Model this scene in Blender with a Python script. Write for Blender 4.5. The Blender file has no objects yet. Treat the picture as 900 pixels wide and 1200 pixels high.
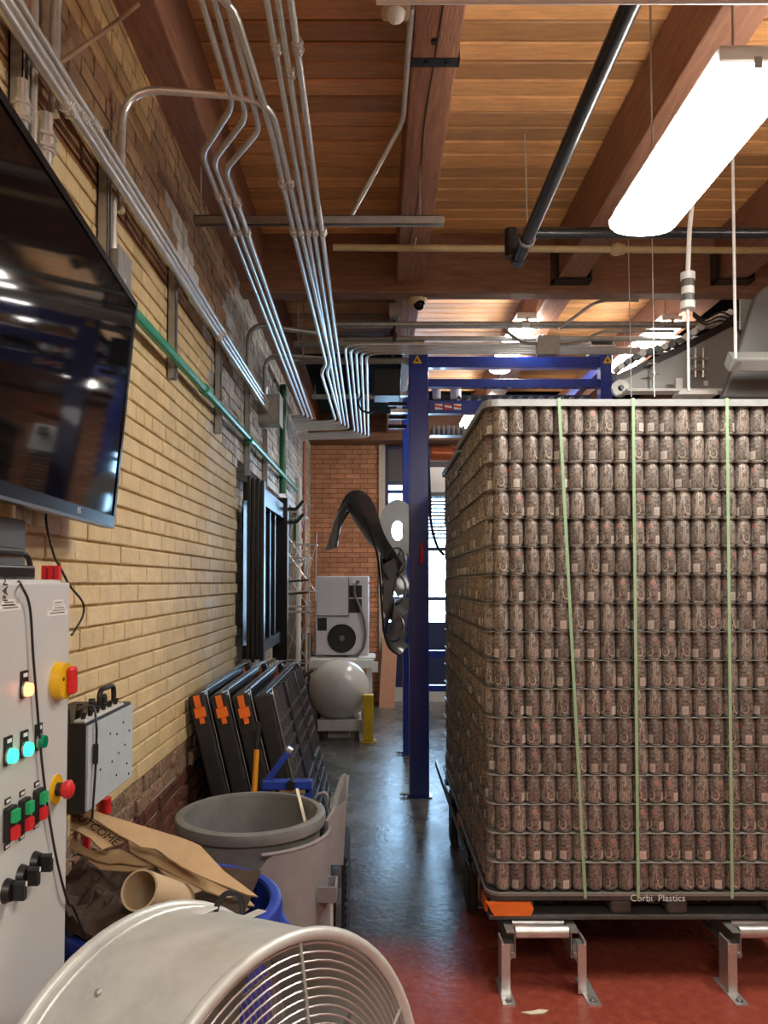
import bpy, bmesh, math, random
from mathutils import Vector, Matrix, Euler
R = math.radians
random.seed(7)
sc = bpy.context.scene
C = sc.collection
PI = math.pi

# ------------------------------------------------------------------ camera
EYE = 1.7; F = 900.0; CX = 441.0; PIT = R(2.0); CY = 682.0 - F*math.tan(PIT)
cd = bpy.data.cameras.new('camera'); cam = bpy.data.objects.new('camera', cd); C.objects.link(cam)
cam.location = (0, 0, EYE); cam.rotation_euler = (R(90)+PIT, 0, 0)
cd.sensor_fit = 'VERTICAL'; cd.sensor_height = 36.0; cd.lens = F/1200*36
cd.shift_x = (450-CX)/1200; cd.shift_y = (CY-600)/1200; cd.clip_start = .02
sc.camera = cam
# ------------------------------------------------------------------ daylight outside the far windows
w = bpy.data.worlds.new('world'); sc.world = w; w.use_nodes = True
bg = w.node_tree.nodes['Background']; bg.inputs[0].default_value = (.44, .70, 1, 1); bg.inputs[1].default_value = 5.5
LAMP = 15.0          # emission of the fluorescent lenses
sc.view_settings.view_transform = 'Standard'; sc.view_settings.look = 'None'
sc.view_settings.exposure = 1.5; sc.view_settings.gamma = 1; sc.view_settings.use_curve_mapping = False

def U(px, py, Y=None, X=None, Z=None):
    """survey: point of the place on the sight line of a photo point, at a known distance, offset or height"""
    a = (px-CX)/F; b = (CY-py)/F; c, s = math.cos(PIT), math.sin(PIT)
    if Y is not None: d = Y/(c-b*s)
    elif X is not None: d = X/a
    else: d = (Z-EYE)/(s+b*c)
    return Vector((a*d, d*c-b*d*s, EYE+d*s+b*d*c))
def UP(px, py, P0, n):
    a = (px-CX)/F; b = (CY-py)/F; c, s = math.cos(PIT), math.sin(PIT)
    r = Vector((a, c-b*s, s+b*c)); o = Vector((0, 0, EYE))
    return o + r*((Vector(P0)-o).dot(Vector(n))/r.dot(Vector(n)))
def proj(P):
    z = P[2]-EYE; c, s = math.cos(PIT), math.sin(PIT)
    d = P[1]*c+z*s; u = -P[1]*s+z*c
    return CX+F*P[0]/d, CY-F*u/d, d

# ------------------------------------------------------------------ materials
MATS = {}
def nt(m):
    m.use_nodes = True; return m.node_tree.nodes, m.node_tree.links
def mat(name, col, rough=.5, metal=0, var=.0, scale=8, bump=0, bscale=40, stretch=(1,1,1), col2=None, spec=.5, isl=0, coat=0, rvar=0):
    if name in MATS: return MATS[name]
    m = bpy.data.materials.new(name); N, L = nt(m); b = N['Principled BSDF']
    b.inputs['Roughness'].default_value = rough; b.inputs['Metallic'].default_value = metal
    b.inputs['Specular IOR Level'].default_value = spec; b.inputs['Coat Weight'].default_value = coat
    c4 = (*col, 1); b.inputs['Base Color'].default_value = c4
    m.diffuse_color = c4
    tc = mp = None
    def coords():
        nonlocal tc, mp
        if mp is None:
            tc = N.new('ShaderNodeNewGeometry'); mp = N.new('ShaderNodeMapping'); mp.inputs['Scale'].default_value = stretch
            L.new(tc.outputs['Position'], mp.inputs[0])
        return mp.outputs[0]
    out = None
    if var or col2:
        n = N.new('ShaderNodeTexNoise'); n.inputs['Scale'].default_value = scale; n.inputs['Detail'].default_value = 6; n.inputs['Roughness'].default_value = .65
        L.new(coords(), n.inputs['Vector'])
        rp = N.new('ShaderNodeValToRGB'); rp.color_ramp.elements[0].position = .32; rp.color_ramp.elements[1].position = .68
        d = col2 if col2 else tuple(max(0, x*(1-var)) for x in col)
        h = col if col2 else tuple(min(1, x*(1+var*.6)) for x in col)
        rp.color_ramp.elements[0].color = (*d, 1); rp.color_ramp.elements[1].color = (*h, 1)
        L.new(n.outputs['Fac'], rp.inputs[0]); out = rp.outputs[0]
        L.new(out, b.inputs['Base Color'])
        if rvar:
            mr = N.new('ShaderNodeMapRange'); mr.inputs[3].default_value = max(.03, rough-rvar); mr.inputs[4].default_value = rough+rvar
            L.new(n.outputs['Fac'], mr.inputs[0]); L.new(mr.outputs[0], b.inputs['Roughness'])
    if isl:
        g = N.new('ShaderNodeNewGeometry'); oi = N.new('ShaderNodeObjectInfo')
        ad = N.new('ShaderNodeMath'); ad.operation = 'ADD'; L.new(g.outputs['Random Per Island'], ad.inputs[0]); L.new(oi.outputs['Random'], ad.inputs[1])
        fr = N.new('ShaderNodeMath'); fr.operation = 'FRACT'; L.new(ad.outputs[0], fr.inputs[0])
        mr = N.new('ShaderNodeMapRange'); mr.inputs[3].default_value = 1-isl; mr.inputs[4].default_value = 1+isl; L.new(fr.outputs[0], mr.inputs[0])
        mx = N.new('ShaderNodeHueSaturation'); L.new(mr.outputs[0], mx.inputs['Value'])
        mx.inputs['Color'].default_value = c4
        if out: L.new(out, mx.inputs['Color'])
        L.new(mx.outputs[0], b.inputs['Base Color'])
    if bump:
        n2 = N.new('ShaderNodeTexNoise'); n2.inputs['Scale'].default_value = bscale; n2.inputs['Detail'].default_value = 5
        L.new(coords(), n2.inputs['Vector'])
        bp = N.new('ShaderNodeBump'); bp.inputs['Strength'].default_value = bump; bp.inputs['Distance'].default_value = .01
        L.new(n2.outputs['Fac'], bp.inputs['Height']); L.new(bp.outputs[0], b.inputs['Normal'])
    MATS[name] = m; return m
def emit(name, col, s):
    if name in MATS: return MATS[name]
    m = bpy.data.materials.new(name); N, L = nt(m); b = N['Principled BSDF']
    b.inputs['Base Color'].default_value = (*col, 1); b.inputs['Emission Color'].default_value = (*col, 1); b.inputs['Emission Strength'].default_value = s
    MATS[name] = m; return m

M_yel = mat('yellow_painted_brick', (.73,.56,.295), .6, 0, .14, 9, .5, 55, isl=.06)
M_cream = mat('cream_painted_brick', (.74,.64,.45), .6, 0, .10, 9, .5, 55, isl=.06)
M_white = mat('flaking_white_brick', (.72,.70,.66), .45, 0, 0, 7, .9, 45, col2=(.30,.25,.20), isl=.15)
M_brown = mat('brown_brick', (.30,.17,.085), .75, 0, .35, 10, .8, 50, isl=.2)
M_ochre = mat('ochre_brick', (.46,.29,.12), .7, 0, .3, 10, .7, 50, isl=.15)
M_red = mat('dark_red_brick', (.13,.045,.026), .8, 0, .4, 14, .9, 60, isl=.3)
M_chip = mat('chipped_brick_ledge', (.44,.30,.19), .9, 0, 0, 42, 1.0, 60, col2=(.13,.055,.035), isl=.25)
M_back = mat('orange_brick', (.50,.23,.12), .75, 0, .25, 6, .4, 40, isl=.16)
M_mort_y = mat('yellow_mortar', (.62,.47,.25), .85, 0, .3, 20, .8, 80)
M_mort_g = mat('grey_mortar', (.44,.38,.31), .9, 0, .3, 20, .8, 80)
M_mort_r = mat('dark_red_mortar', (.20,.08,.045), .9, 0, .3, 20, .6, 80)
M_plank = mat('deck_plank_wood', (.78,.42,.165), .45, 0, 0, 5, .25, 20, (1.2,9,9), (.54,.265,.10), isl=.36, rvar=.12)
M_beam = mat('beam_timber', (.36,.17,.095), .6, 0, 0, 5, .35, 18, (9,1,9), (.20,.085,.05))
M_girder = mat('girder_timber', (.30,.14,.075), .6, 0, 0, 4, .35, 18, (1,9,9), (.16,.07,.04))
M_galv = mat('galvanized_steel', (.74,.74,.72), .30, .7, .12, 30)
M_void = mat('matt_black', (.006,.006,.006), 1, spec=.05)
M_latt = mat('glossy_lattice_plastic', (.13,.135,.145), .28, 0, .35, 20)
M_galvd = mat('dull_galvanized', (.40,.40,.38), .42, .7, .2, 25)
M_alu = mat('brushed_aluminium', (.74,.74,.73), .34, .8, .1, 20)
M_drum = mat('weathered_zinc', (.66,.67,.64), .45, .35, .16, 9, .15, 30, rvar=.1)
M_black = mat('black_plastic', (.012,.012,.013), .42, 0, .2, 30)
M_blackm = mat('black_painted_steel', (.018,.018,.020), .28, .1, .2, 12)
M_pipeb = mat('black_iron_pipe', (.03,.03,.032), .28, .4, .2, 20)
M_cable = mat('black_cable', (.012,.012,.012), .45)
M_grey_pl = mat('grey_bin_plastic', (.20,.20,.19), .45, 0, .22, 8, .1, 60)
M_grey_lt = mat('light_grey_plastic', (.27,.25,.25), .45, 0, .15, 8)
M_blue_pl = mat('blue_bin_plastic', (.025,.06,.38), .35, 0, .15, 8)
M_blue = mat('blue_machine_paint', (.012,.035,.27), .28, 0, .2, 6, coat=.3)
M_bluedk = mat('dark_blue_panel', (.02,.03,.09), .5, 0, .2, 6)
M_cab = mat('light_grey_enamel', (.60,.60,.585), .35, 0, .03, 5)
M_screen = mat('glossy_black_screen', (.004,.004,.005), .05, 0, spec=.22)
M_bezel = mat('gloss_black_bezel', (.006,.006,.007), .22, spec=.25)
M_brm = mat('amber_handle', (.85,.32,.02), .45)
M_wht = mat('white_plastic', (.72,.72,.70), .4, 0, .05, 10)
M_label = mat('white_label', (.80,.80,.77), .6)
M_yellow = mat('yellow_plastic', (.80,.46,.01), .35)
M_redp = mat('red_plastic', (.65,.02,.025), .35)
M_greenp = mat('green_button', (.02,.40,.14), .35)
M_orange = mat('orange_plastic', (.95,.19,.025), .45, 0, .12, 20)
M_cardb = mat('cardboard', (.52,.34,.18), .8, 0, .12, 12, .15, 90)
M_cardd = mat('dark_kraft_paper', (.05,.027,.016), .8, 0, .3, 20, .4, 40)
M_cardc = mat('cardboard_tube', (.60,.44,.27), .7, 0, .06, 9)
M_ink = mat('black_ink', (.02,.018,.015), .7)
M_gpipe = mat('green_pipe', (.02,.30,.15), .28, 0, .15, 9)
M_gdark = mat('dark_green_pipe', (.01,.13,.05), .35, 0, .15, 9)
M_cream_p = mat('cream_pipe_paint', (.50,.38,.20), .5, 0, .15, 14)
M_slate = mat('grey_blue_panel', (.52,.59,.63), .35, 0, .1, 6)
M_strap = mat('green_strap', (.34,.50,.30), .45, 0, .08, 20)
M_sheet = mat('grey_tier_sheet', (.24,.22,.20), .5, 0, .15, 20)
M_topf = mat('pale_top_frame', (.42,.44,.44), .35, .3, .12, 18)
M_pal = mat('black_pallet_plastic', (.085,.082,.078), .45, 0, .3, 14)
M_palg = mat('worn_black_plastic', (.030,.031,.033), .36, 0, .3, 14)
M_mach = mat('grey_machine_enamel', (.34,.35,.34), .35, .1, .08, 6)
M_machd = mat('dark_grey_machine', (.13,.135,.135), .38, .2, .1, 6)
M_chil = mat('pale_grey_enamel', (.56,.55,.60), .4, 0, .05, 6)
M_globe = mat('white_gloss_tank', (.62,.62,.60), .22, 0, .06, 4)
M_basew = mat('white_painted_steel', (.60,.60,.57), .45, 0, .1, 8)
M_boll = mat('yellow_bollard_paint', (.68,.46,.02), .45, 0, .25, 12)
M_chute = mat('dark_chute_steel', (.17,.17,.17), .30, .55, .2, 8)
M_board = mat('raw_board', (.52,.26,.16), .7, 0, .15, 6, 0, 20, (8,8,1))
M_stone = mat('pale_window_trim', (.55,.45,.36), .6, 0, .1, 8)
M_copper = mat('orange_copper', (.62,.16,.05), .35, .3, .2, 12)
M_scrap = mat('paper_scrap', (.75,.68,.50), .8)
M_coinc = mat('can_aluminium', (.62,.60,.57), .28, .9, .1, 30)
E_lamp = emit('fluorescent_lens', (1.0,.955,.88), LAMP)
E_grn = emit('lit_green_lens', (.03,.85,.42), 1.1)
E_red = emit('lit_orange_lens', (1.0,.20,.08), 1.8)

def glass_mat():
    m = bpy.data.materials.new('window_glass'); N, L = nt(m); N.remove(N['Principled BSDF'])
    o = N['Material Output']; t = N.new('ShaderNodeBsdfTransparent'); t.inputs[0].default_value = (.93,.96,.97,1)
    g = N.new('ShaderNodeBsdfGlossy'); g.inputs['Roughness'].default_value = .03
    fr = N.new('ShaderNodeFresnel'); mx = N.new('ShaderNodeMixShader')
    L.new(fr.outputs[0], mx.inputs[0]); L.new(t.outputs[0], mx.inputs[1]); L.new(g.outputs[0], mx.inputs[2]); L.new(mx.outputs[0], o.inputs[0])
    return m
M_glass = glass_mat()

def floor_mat():
    m = bpy.data.materials.new('epoxy_and_concrete'); N, L = nt(m); b = N['Principled BSDF']
    g = N.new('ShaderNodeNewGeometry'); sp = N.new('ShaderNodeSeparateXYZ'); L.new(g.outputs['Position'], sp.inputs[0])
    n1 = N.new('ShaderNodeTexNoise'); n1.inputs['Scale'].default_value = 2.2; n1.inputs['Detail'].default_value = 8; n1.inputs['Roughness'].default_value = .7; L.new(g.outputs['Position'], n1.inputs['Vector'])
    n2 = N.new('ShaderNodeTexNoise'); n2.inputs['Scale'].default_value = 26; n2.inputs['Detail'].default_value = 4; L.new(g.outputs['Position'], n2.inputs['Vector'])
    r1 = N.new('ShaderNodeValToRGB'); e = r1.color_ramp.elements; e[0].position = .3; e[1].position = .7
    e[0].color = (.045,.05,.052,1); e[1].color = (.18,.185,.18,1); L.new(n1.outputs['Fac'], r1.inputs[0])
    r2 = N.new('ShaderNodeValToRGB'); e = r2.color_ramp.elements; e[0].position = .3; e[1].position = .75
    e[0].color = (.23,.045,.028,1); e[1].color = (.34,.075,.048,1); L.new(n2.outputs['Fac'], r2.inputs[0])
    # the red coating ends on a worn line across the aisle and runs on under the conveyor
    a = N.new('ShaderNodeMath'); a.operation = 'MULTIPLY_ADD'; L.new(n1.outputs['Fac'], a.inputs[0]); a.inputs[1].default_value = .10; L.new(sp.outputs['Y'], a.inputs[2])
    x = N.new('ShaderNodeMapRange'); x.inputs[1].default_value = .35; x.inputs[2].default_value = .75; x.inputs[3].default_value = 0; x.inputs[4].default_value = 1.4; L.new(sp.outputs['X'], x.inputs[0])
    sb = N.new('ShaderNodeMath'); sb.operation = 'SUBTRACT'; L.new(a.outputs[0], sb.inputs[0]); L.new(x.outputs[0], sb.inputs[1])
    mr = N.new('ShaderNodeMapRange'); mr.inputs[1].default_value = 3.66; mr.inputs[2].default_value = 3.84; L.new(sb.outputs[0], mr.inputs[0])
    mx = N.new('ShaderNodeMix'); mx.data_type = 'RGBA'; L.new(mr.outputs[0], mx.inputs[0]); L.new(r2.outputs[0], mx.inputs[6]); L.new(r1.outputs[0], mx.inputs[7])
    L.new(mx.outputs[2], b.inputs['Base Color'])
    q = N.new('ShaderNodeMapRange'); q.inputs[3].default_value = .12; q.inputs[4].default_value = .42; L.new(n1.outputs['Fac'], q.inputs[0]); L.new(q.outputs[0], b.inputs['Roughness'])
    bp = N.new('ShaderNodeBump'); bp.inputs['Strength'].default_value = .2; bp.inputs['Distance'].default_value = .01; L.new(n2.outputs['Fac'], bp.inputs['Height']); L.new(bp.outputs[0], b.inputs['Normal'])
    return m
M_floor = floor_mat()

def can_mat():
    m = bpy.data.materials.new('printed_can_wrap'); N, L = nt(m); b = N['Principled BSDF']
    uv = N.new('ShaderNodeUVMap'); sp = N.new('ShaderNodeSeparateXYZ'); L.new(uv.outputs[0], sp.inputs[0])   # metres round the wrap, metres up
    def M(op, a, bb=None, c=None):
        n = N.new('ShaderNodeMath'); n.operation = op
        for i, v in enumerate((a, bb, c)):
            if v is None: continue
            if isinstance(v, (int, float)): n.inputs[i].default_value = v
            else: L.new(v, n.inputs[i])
        return n.outputs[0]
    u, v = sp.outputs[0], sp.outputs[1]
    def rect(x0, x1, y0, y1):
        a = M('MULTIPLY', M('GREATER_THAN', u, x0), M('LESS_THAN', u, x1)); c = M('MULTIPLY', M('GREATER_THAN', v, y0), M('LESS_THAN', v, y1))
        return M('MULTIPLY', a, c)
    def dist(x, y, sx=1, sy=1):
        dx = M('MULTIPLY', M('SUBTRACT', u, x), sx); dy = M('MULTIPLY', M('SUBTRACT', v, y), sy)
        return M('SQRT', M('ADD', M('MULTIPLY', dx, dx), M('MULTIPLY', dy, dy)))
    no = N.new('ShaderNodeTexNoise'); no.inputs['Scale'].default_value = 95; no.inputs['Detail'].default_value = 3; L.new(uv.outputs[0], no.inputs['Vector'])
    wv = N.new('ShaderNodeTexWave'); wv.inputs['Scale'].default_value = 24; wv.inputs['Distortion'].default_value = 9; wv.inputs['Detail'].default_value = 2; wv.inputs['Detail Scale'].default_value = 1.6
    L.new(uv.outputs[0], wv.inputs['Vector'])
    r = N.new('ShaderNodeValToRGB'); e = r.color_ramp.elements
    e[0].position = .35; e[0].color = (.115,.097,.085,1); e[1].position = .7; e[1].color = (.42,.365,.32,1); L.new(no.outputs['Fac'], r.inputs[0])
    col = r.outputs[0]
    def mixc(f, c):
        nonlocal col
        n = N.new('ShaderNodeMix'); n.data_type = 'RGBA'; L.new(f, n.inputs[0]); L.new(col, n.inputs[6]); n.inputs[7].default_value = (*c, 1); col = n.outputs[2]
    art = M('MULTIPLY', M('LESS_THAN', M('ABSOLUTE', M('SUBTRACT', u, .045)), .034), M('GREATER_THAN', wv.outputs['Fac'], .66))
    mixc(M('MULTIPLY', art, .62), (.62,.55,.48))
    ring = M('MULTIPLY', M('GREATER_THAN', M('SINE', M('MULTIPLY', dist(.040,.040), 720)), .15), M('LESS_THAN', dist(.040,.040,1,.8), .022))
    mixc(M('MULTIPLY', ring, .6), (.64,.57,.50))
    mixc(M('MULTIPLY', M('LESS_THAN', dist(.045,.062,1,1.4), .011), .6), (.12,.08,.065))
    sw = M('LESS_THAN', M('ABSOLUTE', M('SUBTRACT', dist(.092,.040,1.3,.9), .019)), .0032)
    mixc(M('MULTIPLY', sw, M('LESS_THAN', v, .05)), (.66,.60,.52))
    mixc(M('MULTIPLY', M('LESS_THAN', dist(.118,.088), .0125), .6), (.60,.30,.26))
    dots = M('MULTIPLY', rect(.128,.134,.016,.086), M('GREATER_THAN', M('SINE', M('MULTIPLY', v, 900)), .1))
    mixc(dots, (.50,.44,.38))
    mixc(M('MULTIPLY', rect(.136,.1375,.014,.10), .6), (.45,.38,.32))
    mixc(rect(.139,.167,.012,.047), (.80,.76,.69))
    bars = M('MULTIPLY', rect(.143,.163,.018,.040), M('GREATER_THAN', M('SINE', M('MULTIPLY', u, 4200)), .2))
    mixc(M('MULTIPLY', bars, .35), (.1,.08,.07))
    mixc(M('MULTIPLY', rect(.176,.184,.02,.09), M('GREATER_THAN', M('SINE', M('MULTIPLY', v, 1300)), .3)), (.36,.30,.26))
    band = M('MULTIPLY', M('MULTIPLY', M('GREATER_THAN', v, .096), M('LESS_THAN', v, .101)), M('GREATER_THAN', M('SINE', M('MULTIPLY', u, 900)), -.2))
    mixc(M('MULTIPLY', band, .6), (.5,.44,.38))
    hs = N.new('ShaderNodeHueSaturation'); oi = N.new('ShaderNodeObjectInfo'); mr = N.new('ShaderNodeMapRange'); mr.inputs[3].default_value = .85; mr.inputs[4].default_value = 1.15
    L.new(oi.outputs['Random'], mr.inputs[0]); L.new(mr.outputs[0], hs.inputs['Value']); L.new(col, hs.inputs['Color']); L.new(hs.outputs[0], b.inputs['Base Color'])
    b.inputs['Metallic'].default_value = .35; b.inputs['Roughness'].default_value = .40
    return m
M_can = can_mat()

# ------------------------------------------------------------------ mesh building
class MB:
    def __init__(s): s.v = []; s.f = []; s.m = []; s.uv = None
    def add(s, vs, fs, mi=0):
        k = len(s.v); s.v += [Vector(p) for p in vs]; s.f += [tuple(i+k for i in f) for f in fs]; s.m += [mi]*len(fs); return s
    def b(s, x0, x1, y0, y1, z0, z1, mi=0):
        return s.add([(x0,y0,z0),(x1,y0,z0),(x1,y1,z0),(x0,y1,z0),(x0,y0,z1),(x1,y0,z1),(x1,y1,z1),(x0,y1,z1)],
                     [(0,3,2,1),(4,5,6,7),(0,1,5,4),(1,2,6,5),(2,3,7,6),(3,0,4,7)], mi)
    def bm(s, M4, sx, sy, sz, mi=0):
        k = len(s.v); s.b(-sx/2, sx/2, -sy/2, sy/2, -sz/2, sz/2, mi)
        for i in range(k, len(s.v)): s.v[i] = M4 @ s.v[i]
        return s
    def bar(s, a, b_, wd, th, up=(0,0,1), mi=0):
        a, b_ = Vector(a), Vector(b_); d = (b_-a); ln = d.length; d.normalize(); up = Vector(up)
        x = d.cross(up)
        if x.length < 1e-4: x = d.cross(Vector((1,0,0)))
        x.normalize(); y = x.cross(d)
        M4 = Matrix(((x.x,d.x,y.x,0),(x.y,d.y,y.y,0),(x.z,d.z,y.z,0),(0,0,0,1))); M4.translation = (a+b_)/2
        return s.bm(M4, wd, ln, th, mi)
    def tube(s, path, r, seg=8, closed=False, mi=0, caps=True):
        P = [Vector(p) for p in path]; n = len(P); rr = r if isinstance(r, (list, tuple)) else [r]*n
        T = []
        for i in range(n):
            a = P[(i-1) % n] if (closed or i > 0) else P[i]; c = P[(i+1) % n] if (closed or i < n-1) else P[i]
            T.append((c-a).normalized())
        ref = Vector((0,0,1)) if abs(T[0].z) < .9 else Vector((1,0,0))
        nx = T[0].cross(ref).normalized(); k = len(s.v); vs = []
        for i in range(n):
            nx = (nx - T[i]*nx.dot(T[i])).normalized(); ny = T[i].cross(nx)
            for j in range(seg):
                a = 2*PI*j/seg; vs.append(P[i]+(nx*math.cos(a)+ny*math.sin(a))*rr[i])
        fs = []
        for i in range(n if closed else n-1):
            for j in range(seg):
                q = (i+1) % n
                fs.append((i*seg+j, i*seg+(j+1) % seg, q*seg+(j+1) % seg, q*seg+j))
        if caps and not closed:
            fs.append(tuple(range(seg))[::-1]); fs.append(tuple((n-1)*seg+j for j in range(seg)))
        return s.add(vs, fs, mi)
    def lathe(s, prof, M4=None, seg=32, mi=0, close=False):
        M4 = M4 or Matrix(); vs = []; n = len(prof)
        for r, z in prof:
            for j in range(seg):
                a = 2*PI*j/seg; vs.append(M4 @ Vector((r*math.cos(a), r*math.sin(a), z)))
        fs = []
        for i in range(n if close else n-1):
            q = (i+1) % n
            for j in range(seg): fs.append((i*seg+j, i*seg+(j+1) % seg, q*seg+(j+1) % seg, q*seg+j))
        return s.add(vs, fs, mi)
    def cyl(s, a, b_, r, seg=16, mi=0): return s.tube([a, b_], r, seg, mi=mi)
    def prism(s, poly, th, mi=0):
        """poly: 3D points in a plane; th: extrusion vector"""
        n = len(poly); th = Vector(th); P = [Vector(p) for p in poly]
        fs = [tuple(range(n))[::-1], tuple(range(n, 2*n))]+[(i, (i+1) % n, n+(i+1) % n, n+i) for i in range(n)]
        return s.add(P+[p+th for p in P], fs, mi)
    def sphere(s, c, r, seg=24, ring=14, mi=0, sq=(1,1,1)):
        vs = [Vector(c)+Vector((sq[0]*r*math.sin(PI*i/ring)*math.cos(2*PI*j/seg), sq[1]*r*math.sin(PI*i/ring)*math.sin(2*PI*j/seg), sq[2]*r*math.cos(PI*i/ring))) for i in range(ring+1) for j in range(seg)]
        return s.add(vs, [(i*seg+j, (i+1)*seg+j, (i+1)*seg+(j+1) % seg, i*seg+(j+1) % seg) for i in range(ring) for j in range(seg)], mi)
    def xf(s, M4):
        s.v = [M4 @ p for p in s.v]; return s

def fillet(path, r, n=5):
    P = [Vector(p) for p in path]; out = [P[0]]
    for i in range(1, len(P)-1):
        a, b_, c = P[i-1], P[i], P[i+1]; u = (a-b_); v = (c-b_); lu, lv = u.length, v.length; u.normalize(); v.normalize()
        t = min(r, lu*.48, lv*.48); p0, p1 = b_+u*t, b_+v*t
        for k in range(n+1):
            q = k/n; out.append(p0*(1-q)**2+b_*2*q*(1-q)+p1*q*q)
    out.append(P[-1]); return out
def catmull(P, n=8):
    P = [Vector(p) for p in P]; P = [P[0]*2-P[1]]+P+[P[-1]*2-P[-2]]; out = []
    for i in range(1, len(P)-2):
        a, b_, c, d = P[i-1:i+3]
        for k in range(n):
            t = k/n; out.append(.5*((2*b_)+(c-a)*t+(2*a-5*b_+4*c-d)*t*t+(3*b_-a-3*c+d)*t**3))
    out.append(P[-2]); return out

def wloc(o): 
    l = Vector((0,0,0))
    while o: l += o.location; o = o.parent
    return l
def link(name, me, parent=None, loc=(0,0,0)):
    o = bpy.data.objects.new(name, me); C.objects.link(o)
    if parent: o.parent = parent
    o.location = loc; return o
def mesh(name, vs, fs, mats, mi=None, smooth=False, bevel=0, uv=None, recalc=True, ang=40):
    me = bpy.data.meshes.new(name); me.from_pydata(vs, [], fs)
    for m in (mats if isinstance(mats, (list, tuple)) else [mats]): me.materials.append(m)
    if mi and any(mi): me.polygons.foreach_set('material_index', mi)
    if recalc or bevel:
        bm = bmesh.new(); bm.from_mesh(me)
        bmesh.ops.remove_doubles(bm, verts=bm.verts, dist=1e-6) if bevel else None
        bmesh.ops.recalc_face_normals(bm, faces=bm.faces)
        if bevel:
            bmesh.ops.bevel(bm, geom=[e for e in bm.edges if len(e.link_faces) == 2 and e.calc_face_angle(0) > R(35)], offset=bevel, segments=2, profile=.5, affect='EDGES', clamp_overlap=True)
        bm.to_mesh(me); bm.free()
    if smooth:
        me.polygons.foreach_set('use_smooth', [True]*len(me.polygons)); me.set_sharp_from_angle(angle=R(ang))
    me.update(); return me
def obj(name, mb, mats, parent=None, smooth=False, bevel=0, recalc=True):
    """links the builder's shapes as ONE mesh object, its origin at its base"""
    if parent: o0 = wloc(parent); loc = Vector((0,0,0))
    else:
        lo = [min(p[i] for p in mb.v) for i in range(3)]; hi = [max(p[i] for p in mb.v) for i in range(3)]
        o0 = Vector(((lo[0]+hi[0])/2, (lo[1]+hi[1])/2, lo[2])); loc = o0
    me = mesh(name, [p-o0 for p in mb.v], mb.f, mats, mb.m, smooth, bevel, recalc=recalc)
    return link(name, me, parent, loc)
def tag(o, label, cat, group=None):
    o['label'] = label; o['category'] = cat
    if group: o['group'] = group
    return o
def T(name, mb, mats, label, cat, group=None, **k): return tag(obj(name, mb, mats, **k), label, cat, group)
def thing(name, label, cat, loc, group=None):
    o = bpy.data.objects.new(name, None); C.objects.link(o); o.location = loc; o.empty_display_size = .1
    return tag(o, label, cat, group)
def struct(name, mb, mats, parent=None, **k):
    o = obj(name, mb, mats, parent, **k)
    if not parent: o['kind'] = 'structure'
    return o
def text_mesh(name, s, size, M4, m, parent=None, ext=.0004):
    cu = bpy.data.curves.new(name, 'FONT'); cu.body = s; cu.size = size; cu.extrude = ext; cu.align_x = 'CENTER'; cu.align_y = 'CENTER'; cu.resolution_u = 3
    t = bpy.data.objects.new(name, cu); C.objects.link(t); dg = bpy.context.evaluated_depsgraph_get()
    me = bpy.data.meshes.new_from_object(t.evaluated_get(dg)); bpy.data.objects.remove(t); bpy.data.curves.remove(cu)
    o0 = wloc(parent) if parent else Vector((0,0,0))
    me.transform(Matrix.Translation(-o0) @ M4); me.materials.clear(); me.materials.append(m); me.name = name
    return link(name, me, parent)
ORD = ['first','second','third','fourth','fifth','sixth','seventh','eighth','ninth','tenth','eleventh','twelfth','thirteenth','fourteenth','fifteenth','sixteenth','seventeenth','eighteenth','nineteenth']
def frame(o, x, y, z):
    x, y, z = Vector(x), Vector(y), Vector(z); m = Matrix(((x.x,y.x,z.x,0),(x.y,y.y,z.y,0),(x.z,y.z,z.z,0),(0,0,0,1))); m.translation = Vector(o); return m

# ================================================================== THE ROOM
XW = -.94; YB = 10.9; ZD = 4.1; ZB = 3.76
floor = struct('floor', MB().b(-1.4, 6, -4, YB+.3, -.1, 0), M_floor)

# ---- ceiling: deck boards of their own between the timber beams
ceil = struct('ceiling', MB().b(-1.4, 6, -4, YB+.3, ZD+.03, ZD+.12), M_void)
BX = [-.875, .23, 1.33, 2.43, 3.53, 4.63]
plank_me = {}
def plank(x0, x1, y0, pw):
    ln = round(x1-x0, 3)
    if ln not in plank_me:
        h, e = ln/2, .008; q = pw/2-.0042
        plank_me[ln] = mesh('plank', [(-h,-q,0),(h,-q,0),(h,q,0),(-h,q,0),(-h,-q,-.020),(h,-q,-.020),(h,q,-.020),(-h,q,-.020),(-h,-q+e,-.026),(h,-q+e,-.026),(h,q-e,-.026),(-h,q-e,-.026)],
            [(0,1,2,3),(0,4,5,1),(2,6,7,3),(1,5,9,10,6,2),(0,3,7,11,8,4),(4,8,9,5),(6,10,11,7),(8,11,10,9)], M_plank)
    cw = wloc(ceil)
    link('plank', plank_me[ln], ceil, Vector(((x0+x1)/2, y0+pw/2, ZD+.03+random.uniform(-.003,.002)))-cw)
PW = .128
y = 1.55
while y < 9.6:
    for a, b_ in zip(BX[:4], BX[1:5]):
        if y > 5.6 and a > 2: continue
        plank(a, b_, y, PW)
    y += PW
mb = MB(); y = -4.0
while y < 1.5: mb.b(-1.2, 5, y, y+PW-.003, ZD+.006, ZD+.03); y += PW
o = obj('plank_field', mb, M_plank, ceil); o['kind'] = 'stuff'
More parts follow.
